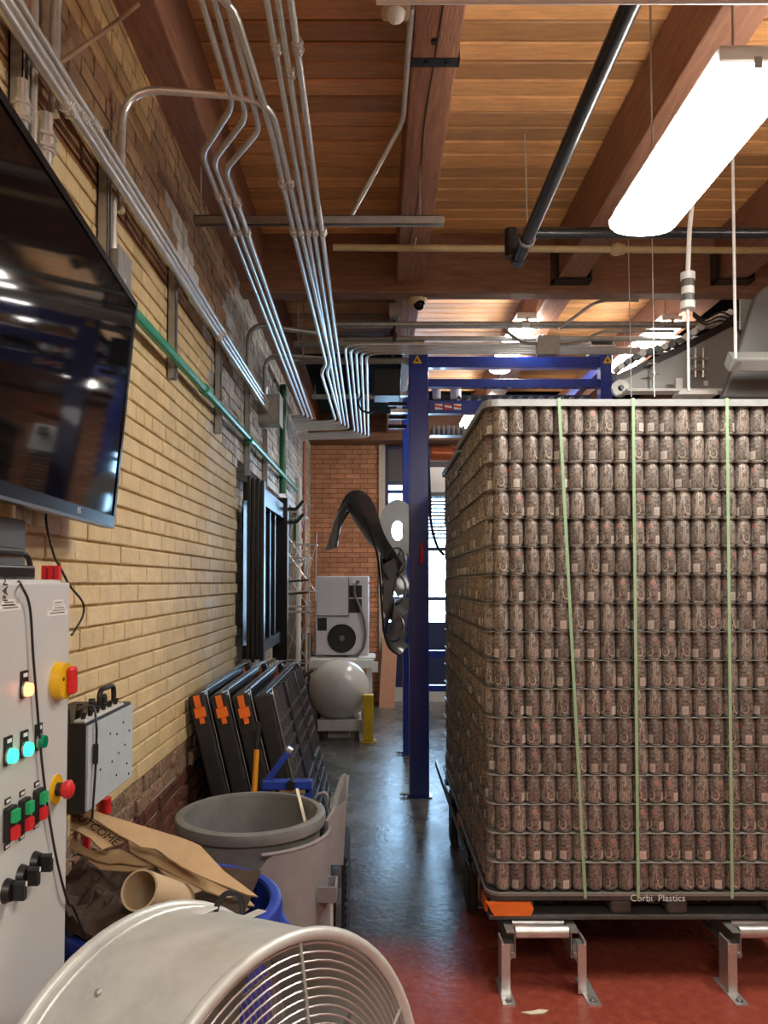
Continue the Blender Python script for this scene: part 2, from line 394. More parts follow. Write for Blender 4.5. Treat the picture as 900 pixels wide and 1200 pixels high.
for i, x in enumerate(BX):
    for j, (ya, yb) in enumerate(((-4, 5.22), (5.36, 10.6))):
        bo = struct('trim_%d' % (i*2+j+1), MB().b(x-.092, x+.092, ya, yb, ZB, ZD+.02), M_beam, bevel=.008)
        if x == .23 and j == 0:
            p = MB().b(x-.1, x+.1, 2.95, 3.0, ZB-.004, ZB+.0005)
            for sx in (-1, 1): p.b(x+sx*.0955-.003, x+sx*.0955+.003, 2.95, 3.0, ZB-.004, ZB+.10)
            obj('steel_strap', p, M_blackm, bo)
            for q in ((x-.03, 2.97), (x+.05, 2.975), (x-.01, 2.85)): obj('bolt', MB().lathe([(0,-.012),(.012,-.012),(.012,.002),(0,.002)], Matrix.Translation((q[0], q[1], ZB-.002)), 8), M_blackm, bo)
            obj('drying_crack', MB().tube(catmull([(x-.005,2.2,ZB),(x+.012,2.5,ZB),(x,2.95,ZB),(x-.015,3.4,ZB),(x-.005,4.0,ZB),(x-.03,4.6,ZB)]), .0035, 5), M_ink, bo)
        if j == 0 and i in (2, 3):
            p = MB().b(x-.13, x+.13, 5.12, 5.22, ZB-.02, ZB-.012); 
            for sx in (-1, 1): p.b(x+sx*.125-.005, x+sx*.125+.005, 5.12, 5.22, ZB-.02, ZB+.2)
            obj('joist_hanger', p, M_blackm, bo)
girder = struct('trim_20', MB().b(-1.3, 6, 5.22, 5.36, 3.69, ZD+.02), M_girder, bevel=.012)
struct('trim_21', MB().b(-1.3, 6, 10.55, 10.85, 3.66, ZD+.02), M_girder, bevel=.012)

# ---- left wall: backing of mortar, a deep blind opening beyond the pilaster, bricks laid on it
OY0, OY1, OZ0, OZ1 = 5.2, 9.6, .70, 2.57
XR = -1.12
mb = MB()
mb.b(-1.4, XW-.012, -4, OY0, 0, .95, 2).b(-1.4, XW-.012, -4, OY0, .95, 3.0, 0).b(-1.4, XW-.012, -4, YB, 3.0, ZD+.03, 1)
mb.b(-1.4, XW-.012, OY0, YB, OZ1, 3.0, 1).b(-1.4, XR-.012, OY0, OY1, OZ0, OZ1, 1).b(-1.4, XW-.012, OY1, YB, OZ0, OZ1, 1).b(-1.4, XW-.012, OY0, YB, 0, OZ0, 2)
wall_left = struct('wall_left', mb, [M_mort_y, M_mort_g, M_mort_g])
CH = .0705; BL = .215
def brick_mesh(ln, m, jit, thick=.02):
    h, q, c = ln/2-.004, CH/2-.004, .004
    def j(v): return random.uniform(-jit, jit)
    vs = [(-.012,-h,-q),(-.012,h,-q),(-.012,h,q),(-.012,-h,q)]
    vs += [(.002,-h,-q),(.002,h,-q),(.002,h,q),(.002,-h,q)]
    vs += [(.0055+j(0),-h+c+j(0),-q+c+j(0)),(.0055+j(0),h-c+j(0),-q+c+j(0)),(.0055+j(0),h-c+j(0),q-c+j(0)),(.0055+j(0),-h+c+j(0),q-c+j(0))]
    fs = [(0,1,2,3),(0,4,5,1),(1,5,6,2),(2,6,7,3),(3,7,4,0),(4,8,9,5),(5,9,10,6),(6,10,11,7),(7,11,8,4),(8,11,10,9)]
    return vs, fs
BV = {}
for k in (BL, BL/2):
    for jit in (.0016, .004): BV[(k, jit)] = [brick_mesh(k, None, jit) for _ in range(5)]
BM = {}
def poly_in(px, py, P):
    c = False
    for i in range(len(P)):
        (x1, y1), (x2, y2) = P[i], P[i-1]
        if (y1 > py) != (y2 > py) and px < (x2-x1)*(py-y1)/(y2-y1)+x1: c = not c
    return c
HID = [[(-5,90),(162,355),(137,620),(-5,590)], [(-5,668),(85,668),(83,1200),(-5,1200)], [(83,820),(157,815),(157,950),(83,950)],
       [(215,800),(290,760),(400,760),(400,1200),(215,1200)], [(80,1000),(320,1000),(400,1200),(80,1200)]]
def wall_mat(yc, zc):
    n = math.sin(yc*3.1)*.12+math.sin(zc*9+yc*5)*.08
    if zc < .80: return M_red
    if zc < .95: return M_chip
    if zc > 3.42: return M_ochre if yc < 3.6+n*4 else (M_brown if yc < 4.6+n*4 else M_white)
    if zc > 3.02: return M_brown if yc < 4.3+n*5 else M_white  # brown brick replaces the yellow in the upper courses
    if yc > 4.25 and zc > 2.42+n: return M_white
    if yc > 4.22: return M_cream
    return M_yel
cand = []; stuff = {}
row = 0
zc = CH/2
while zc < ZB+.3:
    head = row % 6 == 3; ln = BL/2 if head else BL
    yy = .35+(0 if row % 2 else ln/2)
    while yy < YB:
        if yy+ln/2 <= OY0 or zc > OZ1 or yy-ln/2 >= OY1 or zc < OZ0:
            if zc < ZD+.03: cand.append((yy, zc, ln, XW))
        yy += ln
    zc += CH; row += 1
row = 0; zc = OZ0+CH/2
while zc < OZ1:
    yy = OY0+(0 if row % 2 else BL/2)+.1
    while yy < OY1-.1: cand.append((yy, zc, BL, XR)); yy += BL
    zc += CH; row += 1
sel = []
for c in cand:
    yy, zc, ln, xx = c
    px, py, d = proj((xx, yy, zc)); a = F*CH/d; wd = abs(F*xx/(d-ln/2)-F*xx/(d+ln/2)) if d > .4 else 0
    vis = xx == XW and 0 < px < 900 and 0 < py < 1200 and not any(poly_in(px, py, P) for P in HID)
    sel.append((-(a*wd) if vis and a > 6 else 0, c))
order = sorted(range(len(sel)), key=lambda i: sel[i][0]); chosen = set(i for i in order[:300] if sel[i][0] < 0)
wl = wloc(wall_left)
for i, (s_, (yy, zc, ln, xx)) in enumerate(sel):
    m = wall_mat(yy, zc) if xx == XW else M_white
    jit = .004 if m in (M_chip, M_red, M_brown, M_white) else .0016
    k = random.randrange(5); vs, fs = BV[(ln, jit)][k]
    px = random.uniform(-.002, .002)-.004+(random.uniform(-.010, .016) if m is M_chip else 0)
    if i in chosen:
        key = (ln, jit, k, m.name)
        if key not in BM: BM[key] = mesh('brick', [(v[0], v[1], v[2]*(.86 if m is M_red else 1)) for v in vs], fs, m)
        link('brick', BM[key], wall_left, Vector((xx+px, yy, zc))-wl)
    else:
        mb = stuff.setdefault(m.name, MB()); mb.add([Vector((v[0], v[1], v[2]*(.86 if m is M_red else 1)))+Vector((xx+px, yy, zc)) for v in vs], fs)
ms = []; allb = MB()
for nm, mb in stuff.items():
    allb.add(mb.v, mb.f, len(ms)); ms.append(MATS[nm])
o = obj('brick_courses', allb, ms, wall_left); o['kind'] = 'stuff'
obj('lintel', MB().b(XR-.01, XW+.004, OY0-.1, OY1+.1, OZ1-.04, OZ1+.02), M_white, wall_left)

# ---- far wall with its tall glazed opening
WX0, WX1, WZ1 = .085, 1.05, 3.66
mb = MB().b(-1.4, WX0, YB+.02, YB+.35, 0, ZD+.1).b(WX0, WX1, YB+.02, YB+.35, WZ1, ZD+.1).b(WX1, 6, YB+.02, YB+.35, 0, ZD+.1)
wall_back = struct('wall_back', mb, M_mort_r)
allb = MB(); row = 0; zc = CH/2
while zc < ZD:
    xx = -1.2+(0 if row % 2 else BL/2)
    while xx < 4.2:
        if xx+BL/2 < WX0 or xx-BL/2 > WX1 or zc > WZ1+.03 or (abs(xx-WX0) < .02+BL/2 and xx-BL/2 < WX0-.06):
            vs, fs = BV[(BL, .0016)][random.randrange(5)]; j = random.uniform(-.002, .002)
            allb.add([(min(xx+v[1], WX0) if xx < WX0+.2 and zc < WZ1 else xx+v[1], YB+.02-v[0]+j, zc+v[2]) for v in vs], fs)
        xx += BL
    zc += CH; row += 1
o = obj('brick_courses', allb, M_back, wall_back); o['kind'] = 'stuff'
obj('window_trim', MB().b(WX0-.05, WX0+.04, YB-.03, YB+.3, 0, WZ1+.05), M_stone, wall_back)
win = struct('window_1', MB().b(WX0+.04, WX0+.09, YB+.1, YB+.16, 0, WZ1).b(WX1-.05, WX1, YB+.1, YB+.16, 0, WZ1).b(WX0+.09, WX1-.05, YB+.1, YB+.16, WZ1-.05, WZ1), M_bluedk)
for z in (1.10, 1.46, 2.17, 3.0, 3.12): obj('muntin', MB().b(WX0+.09, WX1-.05, YB+.1, YB+.15, z-.025, z+.025), M_bluedk, win)
for x in (.60,): obj('mullion', MB().b(x-.025, x+.025, YB+.1, YB+.155, .2, WZ1-.05), M_bluedk, win)
for a, b_ in ((.175,.575),(.625,1.0)):
    for z0, z1 in ((1.125,1.435),(1.485,2.145),(2.195,2.975),(3.025,3.095)):
        obj('pane', MB().b(a, b_, YB+.122, YB+.128, z0, z1), M_glass, win)
    obj('lower_panel', MB().b(a, b_, YB+.11, YB+.14, .2, 1.075), M_bluedk, win)
    obj('blind_panel', MB().b(a, b_, YB+.11, YB+.14, 3.145, WZ1-.05), mat('grey_blind', (.10,.09,.10), .7), win)
obj('sill', MB().b(WX0+.09, WX1-.05, YB+.06, YB+.3, 0, .2), M_cab, win)
struct('wall_right', MB().b(6, 6.2, -4, YB+.3, 0, ZD+.1), M_cream)
struct('wall_front', MB().b(-1.4, 6.2, -4.2, -4, 0, ZD+.1), M_yel)

# ================================================================== LAMPS
def lamp(x, y0, y1, z, label, wd=.285, rods=True):
    t = thing('fluorescent_light', label, 'ceiling light', (x, (y0+y1)/2, z), 'fluorescent lights between the beams')
    h = wd/2; pr = []
    for k in range(13):
        a = PI*k/12; pr.append((x-h*math.cos(a), -.062*math.sin(a)**.6))
    mb = MB(); n = len(pr); e = .02
    ys = [(y0, .90), (y0+e, 1), (y1-e, 1), (y1, .90)]
    vs = [(x+(p[0]-x)*s, yv, z+.065+p[1]*s) for yv, s in ys for p in pr]
    fs = [(i*n+j, i*n+j+1, (i+1)*n+j+1, (i+1)*n+j) for i in range(3) for j in range(n-1)]+[tuple(range(n)), tuple(range(3*n, 4*n))]
    fs += [(i*n, (i+1)*n, (i+1)*n+n-1, i*n+n-1) for i in range(3)]
    mb.add(vs, fs); obj('diffuser', mb, E_lamp, t, smooth=True)
    obj('housing', MB().b(x-h*.82, x+h*.82, y0-.006, y1+.006, z+.067, z+.125), M_wht, t, bevel=.01)
    if rods:
        for yy in (y0+.15, y1-.15): obj('hanger_rod', MB().cyl((x, yy, z+.12), (x, yy, ZD+.01), .004, 6), M_galvd, t)
    for yy, s in ((y0, -1), (y1, 1)): obj('latch', MB().b(x-.012, x+.012, yy+s*.004-.004, yy+s*.004+.004, z+.05, z+.085), M_galvd, t)
    return t
lamp(1.142, 2.25, 3.27, 3.185, 'big glowing fluorescent light hanging in front of the right beam')
lamp(1.17, 5.9, 7.25, 3.67, 'distant fluorescent light seen behind the blue top beams', wd=.2)
lamp(2.30, 5.9, 7.2, 3.66, 'distant fluorescent light right of the blue frame beside the sloping conveyor', wd=.2)
lamp(1.122, -1.6, -.4, 3.3, 'fluorescent light behind the photographer on the right')
lamp(.02, -1.9, -.7, 3.3, 'fluorescent light behind the photographer near the middle')
lamp(2.30, 2.06, 3.27, 3.3, 'fluorescent light to the right of the can pallet')
lamp(1.21, 8.6, 9.8, 3.66, 'last fluorescent light near the far windows')

# ================================================================== CANS ON PALLETS
NL = 17; LP = .1225; ZC = .383; Y1 = 3.315; PX0 = .478; PXW = 1.392; PYD = 1.118; DY2 = 1.15
def can_geo(seg, prof):
    vs = []; fs = []; mi = []; uv = []
    n = len(prof)
    for r, z in prof:
        for j in range(seg): a = 2*PI*j/seg; vs.append((r*math.cos(a), r*math.sin(a), z))
    for i in range(n-1):
        for j in range(seg):
            q = (j+1) % seg; fs.append((i*seg+j, i*seg+q, (i+1)*seg+q, (i+1)*seg+j))
            z0, z1 = prof[i][1], prof[i+1][1]; lab = prof[i][0] > .0325 or prof[i+1][0] > .0325
            mi.append(0 if z1 <= .1166 and z0 >= .007 else 1)  # wrap colour also covers the neck, painting in the shade under the tier sheet
            u0, u1 = .2073*j/seg, .2073*(j+1)/seg
            uv += [(u0, z0), (u1, z0), (u1, z1), (u0, z1)]
    fs.append(tuple((n-1)*seg+j for j in range(seg))); mi.append(1); uv += [(0,0)]*seg
    return vs, fs, mi, uv
P_HI = [(.0235,0),(.0255,.001),(.0305,.008),(.033,.013),(.033,.100),(.0318,.106),(.0272,.1165),(.0272,.1185),(.0278,.1205),(.0272,.1212),(.0250,.1205),(.0245,.116)]
P_LO = [(.0250,0),(.033,.012),(.033,.101),(.0272,.1165),(.0272,.121)]
def can_mesh(name, vs, fs, mi, uv):
    me = bpy.data.meshes.new(name); me.from_pydata(vs, [], fs); me.materials.append(M_can); me.materials.append(M_coinc)
    me.polygons.foreach_set('material_index', mi); l = me.uv_layers.new(name='UVMap')
    l.data.foreach_set('uv', [c for p in uv for c in p]); me.polygons.foreach_set('use_smooth', [True]*len(fs)); me.set_sharp_from_angle(angle=R(45)); me.update(); return me
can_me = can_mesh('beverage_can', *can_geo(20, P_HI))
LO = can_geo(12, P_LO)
rest = [[], [], [], []]
def rest_can(x, y, z):
    vs, fs, mi, uv = LO; k = len(rest[0]); a = random.random()*2*PI; c, s = math.cos(a), math.sin(a)
    rest[0] += [(x+c*v[0]-s*v[1], y+s*v[0]+c*v[1], z+v[2]) for v in vs]; rest[1] += [tuple(i+k for i in f) for f in fs]; rest[2] += mi; rest[3] += uv
NR = 19; ROWP = .0572; CP = .066
for L_ in range(NL):
    zt = ZC+LP*(NL-1-L_)+.0008
    lj = random.uniform(-.004, .004)
    for p in range(2):
        yb = Y1+p*DY2; xb = PX0+(.012 if p else 0)
        for r_ in range(NR):
            n = 21 if r_ % 2 == 1 else 20
            x0 = xb+.0335 if r_ % 2 == 1 else xb+.0665
            x0 += lj
            yy = yb+.033+r_*ROWP
            for i in range(n):
                x = x0+i*CP
                if p == 0 and r_ == 0 and i < 18:
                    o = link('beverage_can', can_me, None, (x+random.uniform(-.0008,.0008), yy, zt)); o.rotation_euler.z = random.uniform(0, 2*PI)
                    tag(o, 'printed brown can, %s from the left in the %s layer from the top' % (ORD[i], ORD[L_]), 'can', 'cans on the front of the near pallet')
                elif (p == 0 and r_ <= 1) or i < 2 or i == n-1 or r_ == NR-1:
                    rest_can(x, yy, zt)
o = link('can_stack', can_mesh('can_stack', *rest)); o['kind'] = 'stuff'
tag(o, 'remaining printed cans stacked behind and down the sides of both pallets', 'cans')

def rrect(x0, x1, y0, y1, r, n=4):
    P = []
    for cx, cy, a0 in ((x1-r, y1-r, 0), (x0+r, y1-r, 90), (x0+r, y0+r, 180), (x1-r, y0+r, 270)):
        for k in range(n+1): a = R(a0+90*k/n); P.append((cx+r*math.cos(a), cy+r*math.sin(a)))
    return P
sheet_me = None
for p in range(2):
    for k in range(1, NL):
        x0 = PX0+(.012 if p else 0)+random.uniform(-.003,.003); y0 = Y1+p*DY2+random.uniform(-.002,.002)
        if sheet_me is None:
            sheet_me = mesh('tier_sheet', [Vector((q[0]-PXW/2, q[1]-PYD/2, z)) for z in (0, .0011) for q in rrect(-.004, PXW+.004, -.005, PYD+.005, .05)], [tuple(range(20))[::-1], tuple(range(20, 40))]+[(i, (i+1) % 20, 20+(i+1) % 20, 20+i) for i in range(20)], M_sheet)
        o = link('tier_sheet', sheet_me, None, (x0+PXW/2, y0+PYD/2, ZC+LP*k-.0007))
        tag(o, 'thin grey tier sheet under the %s can layer from the top of the %s pallet' % (ORD[NL-1-k], ('near', 'rear')[p]), 'tier sheet', 'tier sheets between the can layers')
def ring(mb, outer, inner, z0, z1):
    n = len(outer); vs = [(*q, z) for z in (z0, z1) for q in outer]+[(*q, z) for z in (z0, z1) for q in inner]
    fs = []
    for i in range(n):
        j = (i+1) % n; fs += [(i, j, n+j, n+i), (2*n+i, 3*n+i, 3*n+j, 2*n+j), (n+i, n+j, 3*n+j, 3*n+i), (i, 2*n+i, 2*n+j, j)]
    return mb.add(vs, fs)
ZT = ZC+NL*LP
for p in range(2):
    x0 = PX0+(.012 if p else 0); y0 = Y1+p*DY2
    t = thing('pallet_cap', ('pale top frame clamped over the cans of the near pallet', 'pale top frame over the cans of the rear pallet')[p], 'pallet cap', (x0+PXW/2, y0+PYD/2, ZT-.006), 'pallet caps on the can stacks')
    obj('rim', ring(MB(), rrect(x0-.012, x0+PXW+.012, y0-.012, y0+PYD+.012, .06), rrect(x0+.05, x0+PXW-.05, y0+.05, y0+PYD-.05, .05), ZT+.006, ZT+.022), M_topf, t)
    obj('lip', ring(MB(), rrect(x0-.014, x0+PXW+.014, y0-.014, y0+PYD+.014, .06), rrect(x0-.010, x0+PXW+.010, y0-.010, y0+PYD+.010, .06), ZT-.004, ZT+.026), M_topf, t)
    T('top_sheet', MB().b(x0+.002, x0+PXW-.002, y0+.002, y0+PYD-.002, ZT+.001, ZT+.005), M_sheet, ('cover sheet on the top layer of the near pallet', 'cover sheet on the top layer of the rear pallet')[p], 'tier sheet')
    # the plastic pallet
    t = thing('plastic_pallet', ('black plastic pallet under the near can stack', 'black plastic pallet under the rear can stack')[p], 'pallet', (x0+PXW/2, y0+PYD/2, .264), 'black plastic pallets')
    z0 = .264; zt = ZC-.0008
    obj('deck', MB().prism([Vector((*q, zt-.032)) for q in rrect(x0-.008, x0+PXW+.008, y0-.008, y0+PYD+.008, .06)], (0,0,.030)), M_pal, t)
    obj('edge_lip', ring(MB(), rrect(x0-.014, x0+PXW+.014, y0-.014, y0+PYD+.014, .06), rrect(x0-.006, x0+PXW+.006, y0-.006, y0+PYD+.006, .06), zt-.012, zt+.001), M_sheet, t)
    for yy in (y0, y0+PYD/2-.06, y0+PYD-.12): obj('bottom_runner', MB().b(x0, x0+PXW, yy, yy+.12, z0, z0+.022), M_pal, t, bevel=.006)
    for yy in (y0+.004, y0+PYD/2-.06, y0+PYD-.124):
        for ii, xx in enumerate((x0+.004, x0+.52, x0+.76, x0+PXW-.2)):
            wd = (.19, .09, .09, .19)[ii]
            obj('block', MB().b(xx, xx+wd, yy, yy+.12, z0+.022, zt-.032), M_pal, t, bevel=.015)
    for sx in (0, 1):
        a = x0+.012 if sx == 0 else x0+PXW-.012-.165
        obj('corner_insert', MB().prism([(a-.02, y0-.011, z0+.074), (a, y0-.011, z0+.078), (a+.165, y0-.011, z0+.078), (a+.178, y0-.011, z0+.052), (a+.165, y0-.011, z0+.022), (a+.01, y0-.011, z0+.022), (a-.005, y0-.011, z0+.046)], (0, .02, 0)), M_orange, t)
        obj('corner_insert', MB().b(x0-.012 if sx == 0 else x0+PXW, x0 if sx == 0 else x0+PXW+.012, y0+.03, y0+.15, z0+.024, z0+.07), M_orange, t)
    if p == 0:
        text_mesh('lettering', 'Corbi  Plastics', .040, frame((U(771, 1052, Y=y0-.016).x, y0-.0145, zt-.021), (1,0,0), (0,0,1), (0,-1,0)), M_label, t)
for k, (xa, xb, lb) in enumerate(((655, 686, 'slanting green strap nearest the left corner of the can stack'), (742, 748, 'middle green strap down the front of the can stack'), (852, 858, 'right green strap down the front of the can stack'))):
    yf = Y1-.017; a = U(xa, 470, Y=yf); b_ = U(xb, 1053, Y=yf); a.z = ZT+.029; w_ = Vector((.0065, 0, 0)); h = Vector((0, -.0012, 0)); u = Vector((0, 0, .0012))
    c = Vector((a.x, Y1+PYD+.02, ZT+.029))
    mb = MB().add([a-w_, a+w_, b_+w_, b_-w_, a-w_+h, a+w_+h, b_+w_+h, b_-w_+h], [(0,1,2,3),(4,7,6,5),(0,4,5,1),(1,5,6,2),(2,6,7,3),(3,7,4,0)])
    mb.add([a-w_, a+w_, c+w_, c-w_, a-w_+u, a+w_+u, c+w_+u, c-w_+u], [(0,1,2,3),(4,7,6,5),(0,4,5,1),(1,5,6,2),(2,6,7,3),(3,7,4,0)])
    mb.b(c.x-.0065, c.x+.0065, c.y, c.y+.0012, .36, c.z)
    T('strap', mb, M_strap, lb, 'strap', 'green straps round the near pallet')

# ================================================================== ROLLER CONVEYOR UNDER THE PALLETS
def strand(xa, xb, lb):
    t = thing('roller_conveyor', lb, 'conveyor', ((xa+xb)/2, 4.5, 0), 'roller conveyor strands under the pallets')
    zr = .2365; ye = 5.9; ys = 3.235
    for s, x in ((1, xa), (-1, xb)):
        obj('side_rail', MB().b(x-.002, x+.002, ys, ye, .145, .245).b(min(x, x-s*.035), max(x, x-s*.035), ys, ye, .245, .249).b(min(x, x-s*.02), max(x, x-s*.02), ys, ye, .143, .147), M_galvd, t)
        for yl in (3.225, 4.15, 5.3):
            xo = x-s*.055
            mb = MB().b(xo-.004, xo+.004, yl, yl+.085, .006, .215).b(min(xo, xo+s*.032), max(xo, xo+s*.032), yl-.004, yl+.004, .006, .205)
            obj('leg', mb, M_alu, t)
            obj('foot_plate', MB().b(xo-.012, xo+.04, yl-.085, yl+.13, 0, .006), M_alu, t)
            obj('foot_bolt', MB().lathe([(0,.018),(.010,.018),(.010,.006),(.014,.006)], Matrix.Translation((xo+.015, yl-.055, 0)), 8), M_galvd, t)
            obj('bracket', MB().prism([(xo+s*.006, yl+.012, .12), (xo+s*.006, yl+.012, .20), (xo+s*.05, yl+.012, .20), (xo+s*.05, yl+.012, .155), (xo+s*.03, yl+.012, .12)], (0, .05, 0)), M_galvd, t)
            obj('bracket_bolt', MB().cyl((x-s*.012, yl+.006, .165), (x-s*.012, yl-.010, .165), .009, 8), M_galvd, t)
    y = ys+.035
    while y < ye-.05:
        obj('roller', MB().cyl((xa+.006, y, zr), (xb-.006, y, zr), .0255, 14), M_alu, t, smooth=True); y += .085
    return t
strand(.575, .808, 'galvanized roller conveyor strand under the left end of the can pallet')
strand(1.51, 1.745, 'galvanized roller conveyor strand under the right part of the can pallet')
t = thing('drive_motor', 'black gear motor boxes hung on the outside of the left conveyor strand', 'motor', (.50, 4.6, .0))
obj('gearbox', MB().b(.475, .515, 4.9, 5.1, .02, .34), M_black, t, bevel=.01)
obj('gearbox', MB().b(.465, .515, 3.95, 4.1, .02, .25), M_black, t, bevel=.01)
obj('chain_guard', MB().bar((.50, 3.9, .215), (.462, 6.0, .30), .012, .05), M_blackm, t)

# ================================================================== BLUE DEPALLETIZER FRAME
FY = 6.11; fx0, fx1 = .262, .418
t = thing('depalletizer', 'tall blue steel machine frame standing behind the can pallets', 'machine', (1.07, 6.8, 0))
zt = 3.53
def post(x0, x1, y0, lab=None, top=zt):
    o = obj('post', MB().b(x0, x1, y0, y0+.10, .012, top), M_blue, t, bevel=.006); 
    obj('base_plate', MB().b(x0-.02, x1+.02, y0-.02, y0+.12, 0, .012), M_blue, o)
    for z_ in (): pass
    obj('anchor_bolt', MB().cyl((x0-.075, y0+.04, .02), (x0, y0+.04, .02), .008, 8).cyl((x0-.05, y0+.04, .02), (x0-.035, y0+.04, .02), .018, 8), M_galvd, o)
    return o
pl = post(fx0, fx1, FY); post(fx0, fx1-.02, 7.6); pr = post(1.80, 1.895, FY); post(1.80, 1.895, 7.6)
def cross(y, za, zb, x0=fx1, x1=1.80, nm='cross_beam'): return obj(nm, MB().b(x0, x1, y, y+.08, za, zb), M_blue, t, bevel=.004)
cross(FY+.01, 3.425, 3.515); cross(FY+.02, 3.27, 3.335); b3 = cross(FY-.005, 3.05, 3.155); cross(7.61, 3.40, 3.5)
cross(7.61, .95, 1.02); cross(7.61, .62, .68)
for x in (.29, 1.82): obj('side_beam', MB().b(x, x+.06, FY+.1, 7.6, 3.42, 3.5), M_blue, t)
for x in (fx0+.03, 1.80+.02):
    wz = 3.455
    obj('warning_sign', MB().prism([(x, FY-.004, wz), (x+.075, FY-.004, wz), (x+.0375, FY-.004, wz+.066)], (0, .004, 0)), M_yellow, t)
    obj('warning_symbol', MB().prism([(x+.025, FY-.006, wz+.012), (x+.05, FY-.006, wz+.012), (x+.042, FY-.006, wz+.028), (x+.0375, FY-.006, wz+.045), (x+.03, FY-.006, wz+.028)], (0, .002, 0)), M_ink, t)
obj('top_box', MB().b(1.72, 1.90, FY-.02, FY+.12, zt+.002, zt+.12), M_black, t, bevel=.006)
for k in range(3):
    x = .47+.075*k
    obj('flag_sticker', MB().prism([(x, FY-.008, 3.08), (x+.06, FY-.008, 3.08), (x+.06, FY-.008, 3.125), (x, FY-.008, 3.125)], (0, .003, 0)), [M_label, M_redp, M_label][k], t)
    obj('sticker_stripe', MB().prism([(x, FY-.010, 3.10), (x+.06, FY-.010, 3.09), (x+.06, FY-.010, 3.105), (x, FY-.010, 3.115)], (0, .002, 0)), [M_redp, M_label, M_redp][k], t)
obj('carriage_rail', MB().b(fx1, 1.79, FY+.25, FY+.33, 3.20, 3.26), M_blackm, t)
obj('carriage_rail', MB().b(fx1, 1.79, FY+.3, FY+.34, 3.36, 3.375), M_galv, t)
for k in range(13): obj('carriage_roller', MB().cyl((.68+.085*k, FY+.16, 3.215), (.68+.085*k, FY+.25, 3.215), .017, 12), M_machd, t, smooth=True)
for k in range(2): obj('pneumatic_cylinder', MB().cyl((.50+.16*k, FY+.22, 3.22), (.50+.16*k, FY+.22, 3.38), .035+.01*k, 14), M_wht, t, smooth=True)
obj('valve_block', MB().b(.46, .78, 6.5, 6.62, 2.95, 3.0), M_blackm, t)
for k in range(7): obj('valve', MB().cyl((.49+.042*k, 6.5, 2.955), (.49+.042*k, 6.5, 3.03), .012, 8), M_galv, t)
obj('orange_motor', MB().lathe([(0,0),(.055,0),(.065,.01),(.065,.19),(.05,.2),(.05,.26),(.02,.27),(0,.27)], frame((.46, 6.55, 2.80), (0,1,0), (0,0,1), (1,0,0)), 14), M_copper, t, smooth=True)
p = MB().bm(Matrix.Translation((.60, 6.75, 2.60)) @ Matrix.Rotation(R(-25), 4, 'X'), .36, .012, .26)
pn = obj('control_panel', p, M_wht, t)
for a, b_, c, d in ((.05,.14,.02,.10),(-.03,.15,-.08,-.02)):
    obj('panel_window', MB().bm(Matrix.Translation((.60+(a+b_)/2, 6.742, 2.60+(c+d)/2+.002)) @ Matrix.Rotation(R(-25), 4, 'X'), b_-a, .014, d-c), M_black, pn)
mb = MB()
for k in range(14): mb.b(.44+.028*k, .444+.028*k, 6.9, 6.905, 2.08, 2.47)
for k in range(12): mb.b(.43, .82, 6.9, 6.905, 2.09+.033*k, 2.105+.033*k)
obj('guard_mesh', mb, M_blackm, t)
obj('guard_frame', MB().b(.43, .82, 6.895, 6.915, 2.47, 2.50).b(.43, .45, 6.895, 6.915, 1.0, 2.5), M_galvd, t)
obj('red_tag', MB().tube([(fx0+.095, FY-.01, 2.02), (fx0+.10, FY-.012, 1.93), (fx0+.095, FY-.01, 1.84)], [.006,.014,.010], 8), M_redp, t, smooth=True)
T('air_hose', MB().tube(catmull([(.425, 6.3, 2.75), (.44, 6.32, 2.45), (.45, 6.33, 2.2), (.50, 6.33, 2.0), (.56, 6.33, 1.92)]), .012, 8), M_cable, 'dark hose drooping beside the blue post in front of the window', 'hose', smooth=True)
t2 = thing('sensor_box', 'black motor box bolted left of the blue post top', 'motor box', (.12, 6.3, 3.17))
obj('housing', MB().b(-.02, .2, 6.25, 6.5, 3.23, 3.45), M_black, t2, bevel=.008)
obj('bracket', MB().b(.10, .262, 6.3, 6.36, 3.24, 3.27), M_galv, t2); obj('bracket', MB().b(.12, .262, 6.3, 6.36, 3.10, 3.13), M_galv, t2)
for z in (3.17, 3.06, 2.98): obj('connector', MB().cyl((.10, 6.3, z), (.25, 6.3, z), .018, 10), M_blackm, t2)

# ================================================================== CONDUITS
def run(pts, r, label, name='conduit', fil=.10, m=None, n=5, clips=(), group='galvanized conduits', cat='conduit', seg=10):
    t = thing(name, label, cat, Vector(pts[0]), group)
    path = fillet(pts, fil, n)
    obj('pipe', MB().tube(path, r, seg), m or M_galv, t, smooth=True)
    for c in clips:
        c = Vector(c[0]), Vector(c[1])
        obj('coupling', MB().cyl(c[0]-c[1].normalized()*.028, c[0]+c[1].normalized()*.028, r*1.35, 10).cyl(c[0]-c[1].normalized()*.02, c[0]-c[1].normalized()*.012, r*1.7, 6).cyl(c[0]+c[1].normalized()*.012, c[0]+c[1].normalized()*.02, r*1.7, 6), M_galv, t, smooth=True)
    return t
ZP = EYE+1.75
YV = (0, 1, 0)
